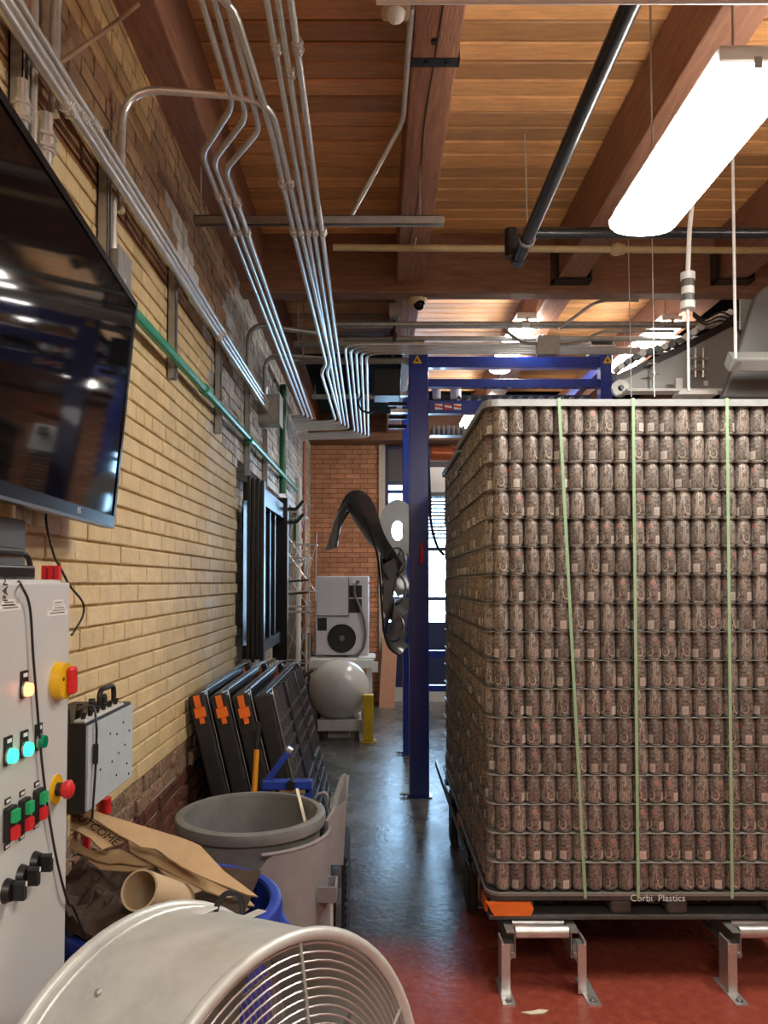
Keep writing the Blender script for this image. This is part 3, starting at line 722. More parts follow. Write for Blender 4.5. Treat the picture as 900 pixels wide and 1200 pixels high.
# left wall: three conduits on wall struts, running to the grey box
for k, (z, r, lb) in enumerate(((3.015, .0155, 'lowest and thickest of the three wall conduits'), (3.052, .0115, 'middle of the three wall conduits'), (3.087, .0115, 'topmost of the three wall conduits'))):
    run([(-.862, .3, z), (-.862, 6.05, z+.04)], r, lb+' above the television', group='wall conduits', clips=[((-.862, 2.1+.1*k, z+.012), YV), ((-.862, 4.15+.08*k, z+.025), YV)])
b = thing('junction_box', 'square grey pull box where the wall conduits end', 'electrical box', (-.87, 6.05, 3.0))
obj('box', MB().b(-.945, -.77, 6.05, 6.25, 2.96, 3.19), M_galvd, b, bevel=.004)
obj('cover', MB().b(-.77, -.766, 6.04, 6.26, 2.95, 3.20), M_galvd, b)
run([(-.885, 2.45, 2.68), (-.885, 8.6, 2.72)], .022, 'pale green pipe running along the yellow brick wall', 'pipe', m=M_gpipe, cat='pipe', group='green pipes', clips=[])
for y in (3.9, 5.3): T('pipe_coupling', MB().cyl((-.885, y, 2.69), (-.885, y+.09, 2.69), .029, 12), M_gpipe, 'green coupling collar on the wall pipe, %s' % ('nearer one' if y < 4 else 'farther one'), 'pipe coupling', smooth=True)
run([(-.90, 7.35, 2.55), (-.90, 7.35, 3.6)], .033, 'dark green vertical pipe behind the grey pull box', 'pipe', m=M_gdark, cat='pipe', group='green pipes')
run([(-.98, 9.3, 2.2), (-.98, 9.3, 2.95)], .03, 'short green vertical pipe near the far brick corner', 'pipe', m=M_gdark, cat='pipe', group='green pipes')
run([(-.93, 9.8, .6), (-.93, 9.8, 3.5)], .03, 'rusty red vertical pipe in the far left corner', 'pipe', m=mat('rust_red_pipe', (.40,.12,.07), .6, 0, .2, 9), cat='pipe', group='corner pipes')
run([(-.90, 8.9, .6), (-.90, 8.9, 2.9)], .03, 'white vertical pipe beside the wire racks', 'pipe', m=M_wht, cat='pipe', group='corner pipes')
# wall struts
for k, (y, z0, z1, lb) in enumerate(((1.93, 2.35, 3.14, 'behind the television'), (2.55, 2.40, 3.22, 'just above the television corner'), (3.42, 2.61, 3.17, 'right of the television'), (4.42, 2.56, 3.17, 'where the paint turns white'), (5.42, 2.45, 3.16, 'above the black wall rack'), (6.3, 2.4, 2.96, 'under the grey pull box'))):
    x0 = -.935
    mb = MB().b(x0, x0+.004, y-.021, y+.021, z0, z1).b(x0, x0+.036, y-.021, y-.018, z0, z1).b(x0, x0+.036, y+.018, y+.021, z0, z1).b(x0+.033, x0+.036, y-.021, y-.010, z0, z1).b(x0+.033, x0+.036, y+.010, y+.021, z0, z1)
    T('strut_channel', mb, M_galvd, 'upright steel strut on the brick wall '+lb, 'strut', 'wall struts')
# ceiling bundle one: three conduits with an offset bend
for k, (xa, ya, xb, yb, lb) in enumerate(((-.525, 2.76, -.712, 3.08, 'outermost'), (-.487, 2.83, -.676, 3.13, 'middle'), (-.449, 2.91, -.640, 3.20, 'innermost'))):
    ye = 8.02+.1*k
    run([(xa, 2.2, ZP), (xa, ya, ZP), (xb, yb, ZP), (xb-.05, ye, ZP), (-.90, ye+.05, ZP)], .0125, '%s of the three ceiling conduits with a zigzag bend' % lb, fil=.06, group='zigzag ceiling conduits', clips=[((xb-.006, 3.78, ZP), YV), ((xb-.001, 3.42+.03*k, ZP), YV)])
# ceiling bundle two: straight runs
cx_ = [-.4125, -.375, -.3375, -.304, -.267]
run([(-.90, 2.1, 3.0), (-.90, 2.1, ZP), (-.44, 2.2, ZP), (-.405, 2.9, ZP), (cx_[0], 3.7, ZP), (-.40, 6.1, ZP), (-.46, 6.35, ZP), (-.44, 8.3, ZP), (-.91, 8.4, ZP)], .0145, 'conduit arching from the wall at top left into the straight ceiling bundle', fil=.14, group='straight ceiling conduits', clips=[((cx_[0], 3.78, ZP), YV), ((cx_[0]+.003, 3.32, ZP), YV)])
run([(-.90, 2.66, 3.0), (-.90, 2.66, ZP), (-.385, 2.72, ZP), (cx_[1], 3.7, ZP), (-.36, 6.05, ZP), (-.41, 6.3, ZP), (-.39, 8.4, ZP), (-.91, 8.5, ZP)], .0145, 'conduit arching off the brick wall below the first arch into the bundle', fil=.14, group='straight ceiling conduits', clips=[((cx_[1], 3.78, ZP), YV), ((cx_[1], 3.3, ZP), YV)])
for k in range(2, 5):
    run([(cx_[k]+.012, 1.9, ZP), (cx_[k]-.05, 8.5+.1*(k-2), ZP), (-.91, 8.6+.1*(k-2), ZP)], .0125, 'straight ceiling conduit, %s of three to the right of the arched pair' % ('leftmost', 'middle', 'rightmost')[k-2], group='straight ceiling conduits', clips=[((cx_[k], 3.78, ZP), YV), ((cx_[k]+.01, 2.45+.12*(k % 2), ZP), YV)])
# four more that turn out of the cross rack and run on
for k in range(5):
    x = -.235+.040*k
    run([(1.6+.2*k, 5.66+.055*k, ZP+.02+.0*k), (x, 5.66+.055*k, ZP+.02), (x-.02, 8.9+.08*k, ZP), (-.91, 8.95+.08*k, ZP-.02)], .0125, 'conduit %s in the set turning from the cross rack down the aisle' % ORD[k], fil=.13, group='conduits turning at the cross rack')
# cross rack
for k, (y, z, r) in enumerate(((5.60, 3.60, .020), (5.66, 3.60, .013), (6.0, 3.62, .02), (6.06, 3.55, .013))):
    run([(-.30, y, z), (3.2, y, z)], r, 'horizontal conduit across the aisle, %s from the girder' % ORD[k], group='cross conduits', m=M_galvd, clips=[((1.1+.1*k, y, z), (1, 0, 0))])
for k, (y, z, x1, nm) in enumerate(((3.74, ZP+.033, .335, 'long strut hung across the near conduits'), (5.72, ZP+.036, .36, 'strut carrying the bundle below the girder'), (6.15, ZP+.033, .36, 'second strut below the girder over the dark gap'), (7.35, ZP+.033, .2, 'far strut under the bundle ends'))):
    x0 = -.90 if k == 0 else -.62
    th = thing('strut_trapeze', nm, 'strut', ((x0+x1)/2, y, z), 'hung struts')
    obj('channel', MB().b(x0, x1, y-.021, y+.021, z+.018, z+.022).b(x0, x1, y-.021, y-.017, z-.018, z+.022).b(x0, x1, y+.017, y+.021, z-.018, z+.022), M_galvd, th)
    for x in (x0+.03, x1-.12): obj('threaded_rod', MB().cyl((x, y, z+.02), (x, y, ZB if abs(x-.23) < .1 or x < -.78 else ZD), .005, 6), M_galvd, th)
# arches further along
run([(-.90, 5.35, 3.12), (-.90, 5.35, 3.52), (-.30, 5.62, 3.52)], .02, 'dark conduit arching off the white flaking wall below the girder', fil=.14, m=M_galvd, group='arched conduits')
run([(-.90, 6.15, 3.19), (-.90, 6.15, 3.52), (-.3, 6.3, 3.52)], .017, 'conduit arching up out of the grey pull box', fil=.10, m=M_galvd, group='arched conduits')
run([(-.90, 6.21, 3.19), (-.90, 6.21, 3.56), (-.3, 6.36, 3.56)], .014, 'second thinner conduit arching out of the grey pull box', fil=.10, m=M_galv, group='arched conduits')
# top left corner cluster
run([(-.905, 1.98, 1.85), (-.905, 1.98, ZP+.02), (-.6, 2.05, ZP+.02)], .012, 'ribbed flexible conduit beside the first wall arch', fil=.14, group='top left conduits')
run([(-.905, 1.92, 1.85), (-.905, 1.92, 2.98)], .016, 'upright conduit left of the television corner', group='top left conduits', clips=[((-.905, 1.92, 2.9), (0,0,1)), ((-.905, 1.92, 2.62), (0,0,1))])
run([(-.905, 2.06, 1.85), (-.905, 2.06, 2.98)], .019, 'thick upright conduit behind the television corner', group='top left conduits', clips=[((-.905, 2.06, 2.9), (0,0,1)), ((-.905, 2.06, 2.6), (0,0,1))])
run([U(62, 80, X=-.9), U(125, 35, Y=2.35), U(162, 5, Y=2.45)], .007, 'thin bare conduit slanting up across the top left brick', fil=.03, m=mat('brown_tube', (.34,.22,.13), .5), group='top left conduits')
b = thing('outlet_box', 'grey outlet box on the wall at the television top corner', 'electrical box', (-.90, 2.62, 2.70))
obj('box', MB().b(-.938, -.872, 2.56, 2.68, 2.68, 2.83), M_galvd, b, bevel=.004); obj('cover_plate', MB().b(-.872, -.869, 2.55, 2.69, 2.67, 2.84), M_galvd, b)
obj('riser', MB().cyl((-.905, 2.60, 2.83), (-.905, 2.60, 3.02), .012, 10), M_galv, b); obj('knockout', MB().cyl((-.869, 2.62, 2.74), (-.867, 2.62, 2.74), .01, 10), M_alu, b)
# overhead bits
run([(.125, 2.66, ZB-.015), (.118, 3.35, ZB-.01), (-.16, 3.85, ZP+.06)], .012, 'conduit bending away from the left side of the middle beam', fil=.05, group='beam conduit')
al = thing('alarm_sounder', 'cream alarm sounder at the top edge by the beam', 'alarm', (.06, 2.6, ZB-.13))
obj('body', MB().b(.015, .118, 2.55, 2.65, ZB-.085, ZB-.005), M_cream_p, al, bevel=.015); obj('lens', MB().sphere((.067, 2.60, ZB-.085), .035, 14, 8), M_wht, al, smooth=True)
# iron pipes
p = thing('sprinkler_pipe', 'thick black iron pipe slanting towards the upper right', 'pipe', (.74, 2.8, 3.38), 'black iron pipes')
obj('pipe', MB().cyl((.742, 1.2, 3.385), (.742, 3.93, 3.385), .031, 18), M_pipeb, p, smooth=True)
obj('end_cap', MB().cyl((.742, 3.93, 3.385), (.742, 3.98, 3.385), .037, 18), M_pipeb, p, smooth=True)
obj('riser', MB().cyl((.70, 3.93, 3.385), (.70, 3.93, 3.53), .034, 16), M_pipeb, p, smooth=True)
obj('clamp', MB().lathe([(.036,-.012),(.040,-.012),(.040,.012),(.036,.012)], frame((.742, 3.72, 3.385), (1,0,0), (0,0,1), (0,-1,0)), 18), M_galvd, p)
T('sprinkler_pipe', MB().cyl((.78, 4.0, 3.545), (4, 4.0, 3.545), .029, 14), M_pipeb, 'black iron pipe crossing behind the big light', 'pipe', 'black iron pipes', smooth=True)
p = thing('gas_pipe', 'cream painted pipe crossing below the middle beam', 'pipe', (1.5, 4.55, 3.6))
obj('pipe', MB().cyl((-.26, 4.55, 3.71), (4, 4.55, 3.68), .020, 14), M_cream_p, p, smooth=True)
obj('coupling', MB().cyl((1.41, 4.55, 3.698), (1.49, 4.55, 3.698), .032, 14).cyl((1.43, 4.55, 3.698), (1.46, 4.55, 3.698), .038, 14), M_cream_p, p, smooth=True)
obj('hanger', MB().bar((.22, 4.52, 3.67), (.24, 4.52, ZB+.0), .008, .008), M_cream_p, p)
T('white_pipe', MB().cyl((.0, 2.06, 3.302), (4, 2.06, 3.302), .012, 10), M_wht, 'pale pipe along the very top edge of the view', 'pipe', smooth=True)
# ceiling camera and rack boxes
c = thing('dome_camera', 'cream dome security camera under the girder', 'camera', (.30, 5.35, 3.42))
cp = U(489, 352, Y=5.35)
obj('base', MB().lathe([(0,.05),(.068,.05),(.072,.03),(.070,0),(.055,-.035),(.02,-.05),(0,-.05)], Matrix.Translation(cp), 24), M_cream_p, c, smooth=True)
obj('dome', MB().sphere(cp+Vector((.012,-.02,-.035)), .042, 18, 10), M_screen, c, smooth=True)
obj('mount', MB().cyl(cp+Vector((0,0,.04)), (cp.x, cp.y, 3.70), .02, 10), M_blackm, c)
def jbox(px, py, Y, sx, sz, lb, m=M_galvd):
    p = U(px, py, Y=Y); b = thing('junction_box', lb, 'electrical box', p, 'ceiling electrical boxes')
    obj('box', MB().b(p.x-sx/2, p.x+sx/2, Y, Y+.1, p.z-sz/2, p.z+sz/2), m, b, bevel=.004); obj('cover', MB().b(p.x-sx/2-.004, p.x+sx/2+.004, Y-.003, Y, p.z-sz/2-.004, p.z+sz/2+.004), m, b)
jbox(463, 363, 5.5, .075, .09, 'small grey box left of the dome camera')
jbox(643, 404, 5.5, .15, .13, 'grey box hung among the cross conduits over the blue frame')
T('conduit_pair', MB().tube(fillet([U(655, 385, Y=5.55), U(700, 352, Y=5.5), U(748, 352, Y=5.5)], .08), .012, 8), M_galvd, 'conduit climbing from the hung box to the right', 'conduit', smooth=True)
T('conduit_pair', MB().tube(fillet([U(590, 386, Y=5.55), U(612, 402, Y=5.5), U(630, 402, Y=5.5)], .06), .012, 8), M_galvd, 'conduit dropping into the left of the hung box', 'conduit', smooth=True)
T('conduit_pair', MB().tube(fillet([U(655, 404, Y=5.55), U(680, 402, Y=5.5), U(705, 388, Y=5.5), U(790, 388, Y=5.5)], .06), .012, 8), M_galvd, 'conduit leaving the right of the hung box', 'conduit', smooth=True)
T('rack_hanger', MB().b(.12, .15, 5.58, 6.1, 3.50, 3.53).cyl((.135, 5.6, 3.5), (.135, 5.6, 3.72), .012, 8).cyl((.135, 6.05, 3.5), (.135, 6.05, 4.0), .012, 8), M_blackm, 'black hanger under the dome camera holding the cross conduits', 'hanger')
T('dark_gap_sheet', MB().b(-.62, .22, 6.4, 8.6, 3.60, 3.62), M_void, 'matt black sheet added to darken the gap above the conduits', 'dark sheet')  # black sheet added to stand for the dark gap, not a real tray
hc = U(431, 472, Y=7.2)
T('hose_coil', MB().tube([hc+Vector((.085*math.cos(a*.35), .01*math.sin(a), .095*math.sin(a*.35)+.004*math.sin(a*1.7))) for a in range(54)], .009, 6), M_cable, 'coil of black cable hanging beside the conduits', 'cable coil', smooth=True)
# thin hangers over the pallet
for px, y0, y1, Y, r, lb in ((767, 275, 465, 4.2, .003, 'thin wire hanging left of the cord plug'), (740, 395, 465, 4.6, .003, 'thin rod hanging above the middle strap'), (862, 205, 420, 3.9, .008, 'bright white rod hanging at the right'), (618, 170, 262, 4.05, .004, 'short rod above the capped pipe end')):
    T('hanger_rod', MB().cyl(U(px, y1, Y=Y), Vector((U(px-3, y0, Y=Y).x, Y, ZD+.02)), r, 8), M_galv if r < .005 else M_wht, lb, 'rod', 'hanging rods')
c = thing('cord_connector', 'striped cord connector hanging on a white cable over the cans', 'connector', U(806, 362, Y=3.9))
a, b_ = U(806, 362, Y=3.9), U(806, 320, Y=3.9)
for k in range(5):
    q0, q1 = a.lerp(b_, k/5), a.lerp(b_, (k+1)/5)
    obj('band', MB().cyl(q0, q1, .036 if k in (0, 4) else .032, 16), [M_wht, M_machd, M_wht, M_machd, M_wht][k], c, smooth=True)
obj('cable', MB().tube([b_, U(808, 270, Y=3.9), U(811, 240, Y=3.9), Vector((U(812, 180, Y=3.9).x, 3.9, ZD+.02))], .012, 8), M_wht, c, smooth=True)
obj('lower_rod', MB().cyl(a, U(807, 458, Y=3.9), .007, 8), M_wht, c)
# ================================================================== SLOPING CONVEYOR TOP RIGHT
t = thing('incline_conveyor', 'grey sloping can conveyor above the right end of the pallets', 'conveyor', U(810, 458, Y=4.9))
def pp(pts, Y, th, m, nm, bev=0): return obj(nm, MB().prism([U(x, y, Y=Y) for x, y in pts], (0, th, 0)), m, t, bevel=bev)
pp([(724, 447), (800, 412), (858, 380), (868, 384), (868, 420), (846, 460), (730, 460)], 4.9, .02, M_mach, 'side_panel')
pp([(720, 440), (800, 404), (858, 372), (862, 380), (800, 412), (724, 447)], 4.88, .05, M_blackm, 'chain_track')
for k in range(16):
    f = k/15; c = U(728+f*128, 429-f*62-3*math.sin(f*9), Y=4.86)
    obj('link_roller', MB().cyl(c, c+Vector((0, .10, 0)), .022, 10), M_wht if k > 8 or k % 3 == 0 else M_machd, t, smooth=True)
for k in range(3): obj('loose_cable', MB().tube(catmull([U(812, 366+2*k, Y=4.8), U(826, 374+3*k, Y=4.78), U(845, 366+5*k, Y=4.8), U(862, 376+4*k, Y=4.8), U(872, 395+2*k, Y=4.8)]), .006, 6), M_cable, t, smooth=True)
for x in (766, 815, 824):
    obj('guide_post', MB().cyl(U(x, 442 if x > 800 else 455, Y=4.85), U(x, 408 if x > 800 else 425, Y=4.85), .008, 8), M_galv, t)
    for yy in (420, 432): obj('guide_clamp', MB().cyl(U(x-6, yy+(6 if x < 800 else 0), Y=4.83), U(x+6, yy+(6 if x < 800 else 0), Y=4.83), .007, 8), M_galv, t)
pp([(735, 458), (735, 455), (860, 455), (860, 458)], 4.7, .1, M_wht, 'lower_plate'); pp([(795, 462), (797, 457), (840, 457), (842, 462)], 4.5, .1, M_wht, 'sensor_rail')
pp([(792, 455), (792, 443), (800, 443), (800, 455)], 4.8, .03, M_wht, 'label_plate'); pp([(825, 452), (825, 446), (830, 446), (830, 452)], 4.89, .008, M_wht, 'label_plate')
pp([(846, 466), (856, 440), (884, 352), (890, 341), (899, 335), (915, 333), (960, 333), (960, 466)], 4.3, .05, M_machd, 'discharge_arm', .01)
pp([(868, 350), (890, 352), (880, 378), (868, 386)], 4.5, .02, M_mach, 'upper_bracket')
obj('cross_bar', MB().tube([U(853, 424, Y=4.1), U(960, 424, Y=4.1)], .058, 4), M_mach, t, bevel=.01)
obj('bar_bolt', MB().cyl(U(866, 426, Y=4.03), U(866, 426, Y=4.06), .012, 8), M_machd, t)
obj('pulley', MB().lathe([(.02,0),(.055,0),(.055,.03),(.02,.03)], frame(U(726, 456, Y=4.85), (1,0,0), (0,0,1), (0,-1,0)), 18, close=True), M_galvd, t)

# ================================================================== TELEVISION
TR, TL, BR = U(160, 355, X=-.75), U(0, 105, X=-.667), U(135, 618, X=-.816)
el = (TL-TR).normalized(); ed = (BR-TR); H = ed.length; ed = (ed-el*ed.dot(el)).normalized(); en = ed.cross(el).normalized()
if en.x < 0: en = -en
tv = thing('television', 'large black flat television tilted down from the brick wall', 'television', (-.80, 1.8, 1.85))
def tvq(a0, a1, b0, b1, n0, n1):
    P = [TR+el*a+ed*b for a, b in ((a0,b0),(a1,b0),(a1,b1),(a0,b1))]
    return MB().prism([p+en*n0 for p in P], en*(n1-n0))
W_ = 1.24
obj('casing', tvq(0, W_, 0, H, -.045, -.004), M_bezel, tv, bevel=.008)
obj('screen', tvq(.018, W_-.018, .018, H-.032, -.004, 0), M_screen, tv)
for q in ((0, W_, 0, .018), (0, W_, H-.032, H), (0, .018, .018, H-.032), (W_-.018, W_, .018, H-.032)): obj('bezel', tvq(*q, -.004, .004), M_bezel, tv)
obj('lower_trim', tvq(0, W_, H-.002, H+.006, -.03, .005), M_machd, tv)
text_mesh('badge', 'LG', .022, frame(TR+el*.36+ed*(H-.018)+en*.0042, -el, -ed, en), M_label, tv)
mc = TR+el*.55+ed*.35
obj('wall_bracket', MB().bar(mc-en*.04, (-.925, mc.y, mc.z-.02), .12, .18), M_blackm, tv)
obj('bracket_clip', MB().b(-.93, -.88, 2.42, 2.47, 2.60, 2.65), M_galv, tv)
T('television_cable', MB().tube(catmull([(-.84, 1.98, 1.92), (-.845, 1.96, 1.86), U(63, 650, X=-.81), U(70, 664, X=-.74), U(76, 676, X=-.70)]), .003, 6), M_cable, 'thin black cable dropping from the television to the cabinet', 'cable', smooth=True)

# ================================================================== CONTROL CABINET
XC = -.66
def K(px, py): return U(px, py, X=XC)
ye = K(83, 700).y; zt = 1.705
cab = thing('control_cabinet', 'light grey electrical control cabinet with buttons and switches', 'control cabinet', (-.79, 1.28, 0))
obj('body', MB().b(-.925, XC-.018, .90, ye, .12, zt), M_cab, cab, bevel=.008)
obj('plinth', MB().b(-.92, XC-.03, .92, ye-.02, 0, .12), M_machd, cab)
dr = obj('door', MB().b(XC-.018, XC, .905, ye-.004, .14, zt-.006), M_cab, cab, bevel=.004)
obj('hinge', MB().cyl((XC-.012, ye+.004, 1.12), (XC-.012, ye+.004, 1.19), .009, 10), M_galvd, dr)
def disc(c, r0, r1, x0, x1, seg=20): return MB().lathe([(0,x0),(r0,x0),(r1,x1),(0,x1)], frame(c, (0,1,0), (0,0,1), (1,0,0)), seg)
def plate(c, sy, sz, x0, x1): return MB().b(XC+x0, XC+x1, c.y-sy/2, c.y+sy/2, c.z-sz/2, c.z+sz/2)
c = K(67, 798)
ms = obj('main_switch', disc(c, .040, .037, 0, .020, 24), M_yellow, cab, smooth=True)
obj('switch_handle', plate(c+Vector((0,.012,0)), .030, .058, .020, .034), M_redp, ms, bevel=.006)
obj('lock_hole', MB().cyl(c+Vector((.0205,-.018,.006)), c+Vector((.0215,-.018,.006)), .004, 8), M_ink, ms)
def lampbtn(px, py, m, nm):
    c = K(px, py); o = obj(nm, plate(c+Vector((0,0,.010)), .026, .050, 0, .004), M_black, cab)
    obj('bezel_ring', disc(c, .0155, .0155, .004, .007), M_galvd, o, smooth=True)
    obj('lens', disc(c, .0135, .012, .007, .016), m, o, smooth=True); obj('tag', plate(c+Vector((0,0,.027)), .016, .007, .004, .0048), M_label, o)
lampbtn(27, 808, E_red, 'fault_lamp'); lampbtn(8, 886, E_grn, 'run_lamp'); lampbtn(27, 878, E_grn, 'run_lamp'); lampbtn(44, 869, mat('unlit_green_lens', (.0,.20,.10), .2), 'run_lamp')
c = K(65, 925); es = obj('emergency_stop', disc(c, .030, .030, 0, .004, 24), M_yellow, cab, smooth=True)
obj('stem', disc(c, .014, .014, .004, .018), M_black, es, smooth=True); obj('mushroom', MB().lathe([(0,.014),(.013,.014),(.019,.022),(.019,.030),(.012,.036),(0,.037)], frame(c, (0,1,0), (0,0,1), (1,0,0)), 20), M_redp, es, smooth=True)
for px, py in ((8, 965), (25, 955), (42, 943)):
    c = K(px, py); o = obj('push_button_block', plate(c, .032, .062, 0, .012), M_black, cab, bevel=.003)
    obj('start_button', plate(c+Vector((0,0,.014)), .022, .021, .012, .020), M_greenp, o); obj('stop_button', plate(c+Vector((0,0,-.016)), .022, .021, .012, .020), M_redp, o)
    for s in (1, -1): obj('tag', plate(c+Vector((0,0,s*.040)), .020, .010, 0, .002), M_black, o); obj('tag_face', plate(c+Vector((0,0,s*.040)), .014, .005, .002, .0026), M_label, o)
for px, py in ((7, 1044), (24, 1027), (40, 1011)):
    c = K(px, py); o = obj('selector_knob', disc(c, .022, .018, 0, .012, 18), M_black, cab, smooth=True)
    obj('grip', plate(c, .014, .034, .012, .036), M_black, o, bevel=.004); obj('pointer', plate(c+Vector((0,0,.013)), .005, .008, .036, .0366), M_label, o)
for px, py, sy, sz in ((68, 706, .05, .012), (69, 712, .066, .012), (67, 718, .10, .012), (10, 706, .05, .012), (12, 712, .08, .012)):
    c = K(px, py); o = obj('label_strip', plate(c, sy, sz, 0, .0008), M_label, cab)
    obj('print', plate(c, sy*.7, .002, .0008, .001), M_ink, o)
text_mesh('marker_writing', 'PAM', .024, frame(K(6, 690)+Vector((.001,0,0)), (0,0,1), (0,-1,0), (1,0,0)), M_ink, cab)
T('loose_cable', MB().tube(catmull([U(20, 679, X=-.70), U(26, 688, X=XC+.010)]+[U(a, b_, X=XC+.008) for a, b_ in ((35,712),(39,770),(43,820),(47,870),(51,910),(58,960),(67,1010),(79,1056))]+[U(86, 1064, X=XC-.02), U(100, 1098, X=XC-.03)], 6), .0026, 6), M_cable, 'thin black cable hanging down the front of the cabinet', 'cable', smooth=True)
T('loose_cable', MB().tube(catmull([U(76, 676, X=-.70), U(83, 688, X=-.70), U(97, 706, X=-.71), U(97, 722, X=-.71), U(87, 740, X=-.70), U(84, 744, X=-.69)], 6), .0028, 6), M_cable, 'black cable looping past the cabinet corner in front of the bricks', 'cable', smooth=True)
pb = thing('power_strip', 'dark grey power strip lying on top of the control cabinet', 'power strip', (-.76, 1.45, zt))
obj('body', MB().b(-.80, -.70, .95, 1.58, zt, zt+.028), M_blackm, pb, bevel=.005)
obj('plug', MB().b(-.79, -.74, 1.40, 1.62, zt+.045, zt+.066), M_black, pb, bevel=.008); obj('plug_lead', MB().tube(catmull([(-.76,1.61,zt+.056),(-.755,1.66,zt+.050),(-.75,1.67,zt+.02)]), .006, 6), M_cable, pb, smooth=True)
for k in range(3): obj('red_clip', MB().b(-.715+.013*k, -.706+.013*k, ye-.022+.003*k, ye-.003, zt+.0, zt+.030), M_redp, pb)
b = thing('junction_box', 'grey steel box on the wall under the television', 'electrical box', (-.87, 1.8, 1.75))
obj('box', MB().b(-.935, -.83, 1.60, 1.80, 1.735, 1.84), M_machd, b, bevel=.004); obj('cover', MB().b(-.83, -.826, 1.595, 1.805, 1.73, 1.845), M_machd, b)

# ================================================================== INSTRUMENT CASE ON THE WALL
XA = -.75; q0, q1 = U(103, 848, X=XA), U(155, 912, X=XA); zt_ = q0.z; zb_ = q1.z
ic = thing('instrument_case', 'black instrument case with grey side plate and knobs on the wall', 'instrument case', (-.84, (q0.y+q1.y)/2, zb_))
obj('body', MB().b(-.935, XA-.006, q0.y, q1.y, zb_, zt_), M_black, ic, bevel=.004)
pl_ = obj('side_plate', MB().b(XA-.006, XA, q0.y+.004, q1.y-.002, zb_+.008, zt_-.008), M_slate, ic)
for a, b_ in ((.45,.25),(.6,.3),(.75,.2),(.5,.6),(.65,.55),(.8,.5),(.85,.75),(.6,.8),(.9,.35),(.9,.9),(.25,.6)): obj('screw', MB().cyl((XA, q0.y+a*(q1.y-q0.y), zt_-b_*(zt_-zb_)), (XA+.002, q0.y+a*(q1.y-q0.y), zt_-b_*(zt_-zb_)), .0035, 8), M_ink, pl_)
obj('key_strip', MB().b(-.79, XA-.01, q0.y+.01, q1.y-.06, zt_, zt_+.006), M_wht, ic)
for k in range(7): obj('knob', MB().lathe([(0,.034),(.009,.034),(.012,.004),(.012,0)], Matrix.Translation((-.815+.018*(k % 2), q0.y+.02+.046*k, zt_)), 12), M_black, ic, smooth=True)
for k in range(6): obj('toggle', MB().cyl((-.775, q0.y+.03+.05*k, zt_+.004), (-.77, q0.y+.03+.05*k, zt_+.024), .006, 8), M_black, ic)
obj('carry_handle', MB().tube(fillet([(-.80, q1.y-.15, zt_), (-.80, q1.y-.15, zt_+.055), (-.80, q1.y-.03, zt_+.055), (-.80, q1.y-.03, zt_)], .025), .008, 8), M_black, ic, smooth=True)
T('jack_lead', MB().tube(catmull([(-.79, q0.y+.03, zt_+.03), (-.76, q0.y+.06, zt_+.035), U(113, 850, X=XA+.008), U(113, 870, X=XA+.008), U(112, 900, X=XA+.008), U(109, 945, X=XA+.008), U(108, 960, X=XA+.006)]), .0035, 6).tube([U(112.5, 872, X=XA+.009), U(112, 895, X=XA+.009)], .007, 8), M_cable, 'black jack lead hanging down the grey side plate', 'cable', smooth=True)
T('red_clamp', MB().cyl(U(122, 935, X=-.86), U(122, 952, X=-.86), .022, 10).cyl(U(122, 952, X=-.86), U(122, 960, X=-.86), .012, 10).tube([U(122, 958, X=-.86), Vector((-.915, U(122, 958, X=-.86).y, U(122, 958, X=-.86).z-.05)), Vector((-.915, U(122, 958, X=-.86).y, 0))], .012, 8), M_redp, 'small red valve handle under the instrument case', 'valve handle', smooth=True)

# ================================================================== BINS
def bin_(name, cx, cy, r, z0, z1, m, label, grp):
    t = thing(name, label, 'bin', (cx, cy, z0), grp); M4 = Matrix.Translation((cx, cy, 0))
    rb = r*.82
    obj('tub', MB().lathe([(0,z0),(rb,z0),(rb+.006,z0+.02),(r-.022,z1-.07),(r-.022,z1-.004),(r-.036,z1-.004),(r-.036,z1-.06),(rb-.008,z0+.02),(0,z0+.015)], M4, 48), m, t, smooth=True)
    obj('rim', MB().lathe([(r-.036,z1-.03),(r-.022,z1-.045),(r-.004,z1-.04),(r,z1-.02),(r-.004,z1-.002),(r-.016,z1+.004),(r-.032,z1+.002)], M4, 48, close=True), m, t, smooth=True)
    for a in (20, 200):
        ca, sa = math.cos(R(a)), math.sin(R(a))
        obj('handle', MB().bm(Matrix.Translation((cx+ca*(r-.004), cy+sa*(r-.004), z1-.10)) @ Matrix.Rotation(R(a), 4, 'Z'), .04, .16, .05), m, t, bevel=.012)
    return t
bin_('round_bin', -.477, 2.96, .285, .10, .825, M_grey_pl, 'round grey plastic bin standing empty by the leaning pallets', 'round bins')
d = thing('bin_dolly', 'black wheeled dolly under the grey bin', 'dolly', (-.477, 2.96, 0))
obj('tray', MB().lathe([(0,.06),(.23,.06),(.24,.07),(.24,.098),(0,.098)], Matrix.Translation((-.477, 2.96, 0)), 28), M_black, d)
for a in range(5): obj('caster', MB().cyl((-.477+.19*math.cos(a*1.257)-.012, 2.96+.19*math.sin(a*1.257), .03), (-.477+.19*math.cos(a*1.257)+.012, 2.96+.19*math.sin(a*1.257), .03), .03, 12), M_black, d, smooth=True)
bb = bin_('round_bin', -.566, 2.16, .305, 0, .815, M_blue_pl, 'round blue plastic bin stuffed with cardboard beside the cabinet', 'round bins')
T('packing_strip', MB().bar(U(348, 924, Y=3.17), U(359, 968, Y=3.05), .012, .002), M_scrap, 'pale strapping strip hanging inside the grey bin', 'strip')
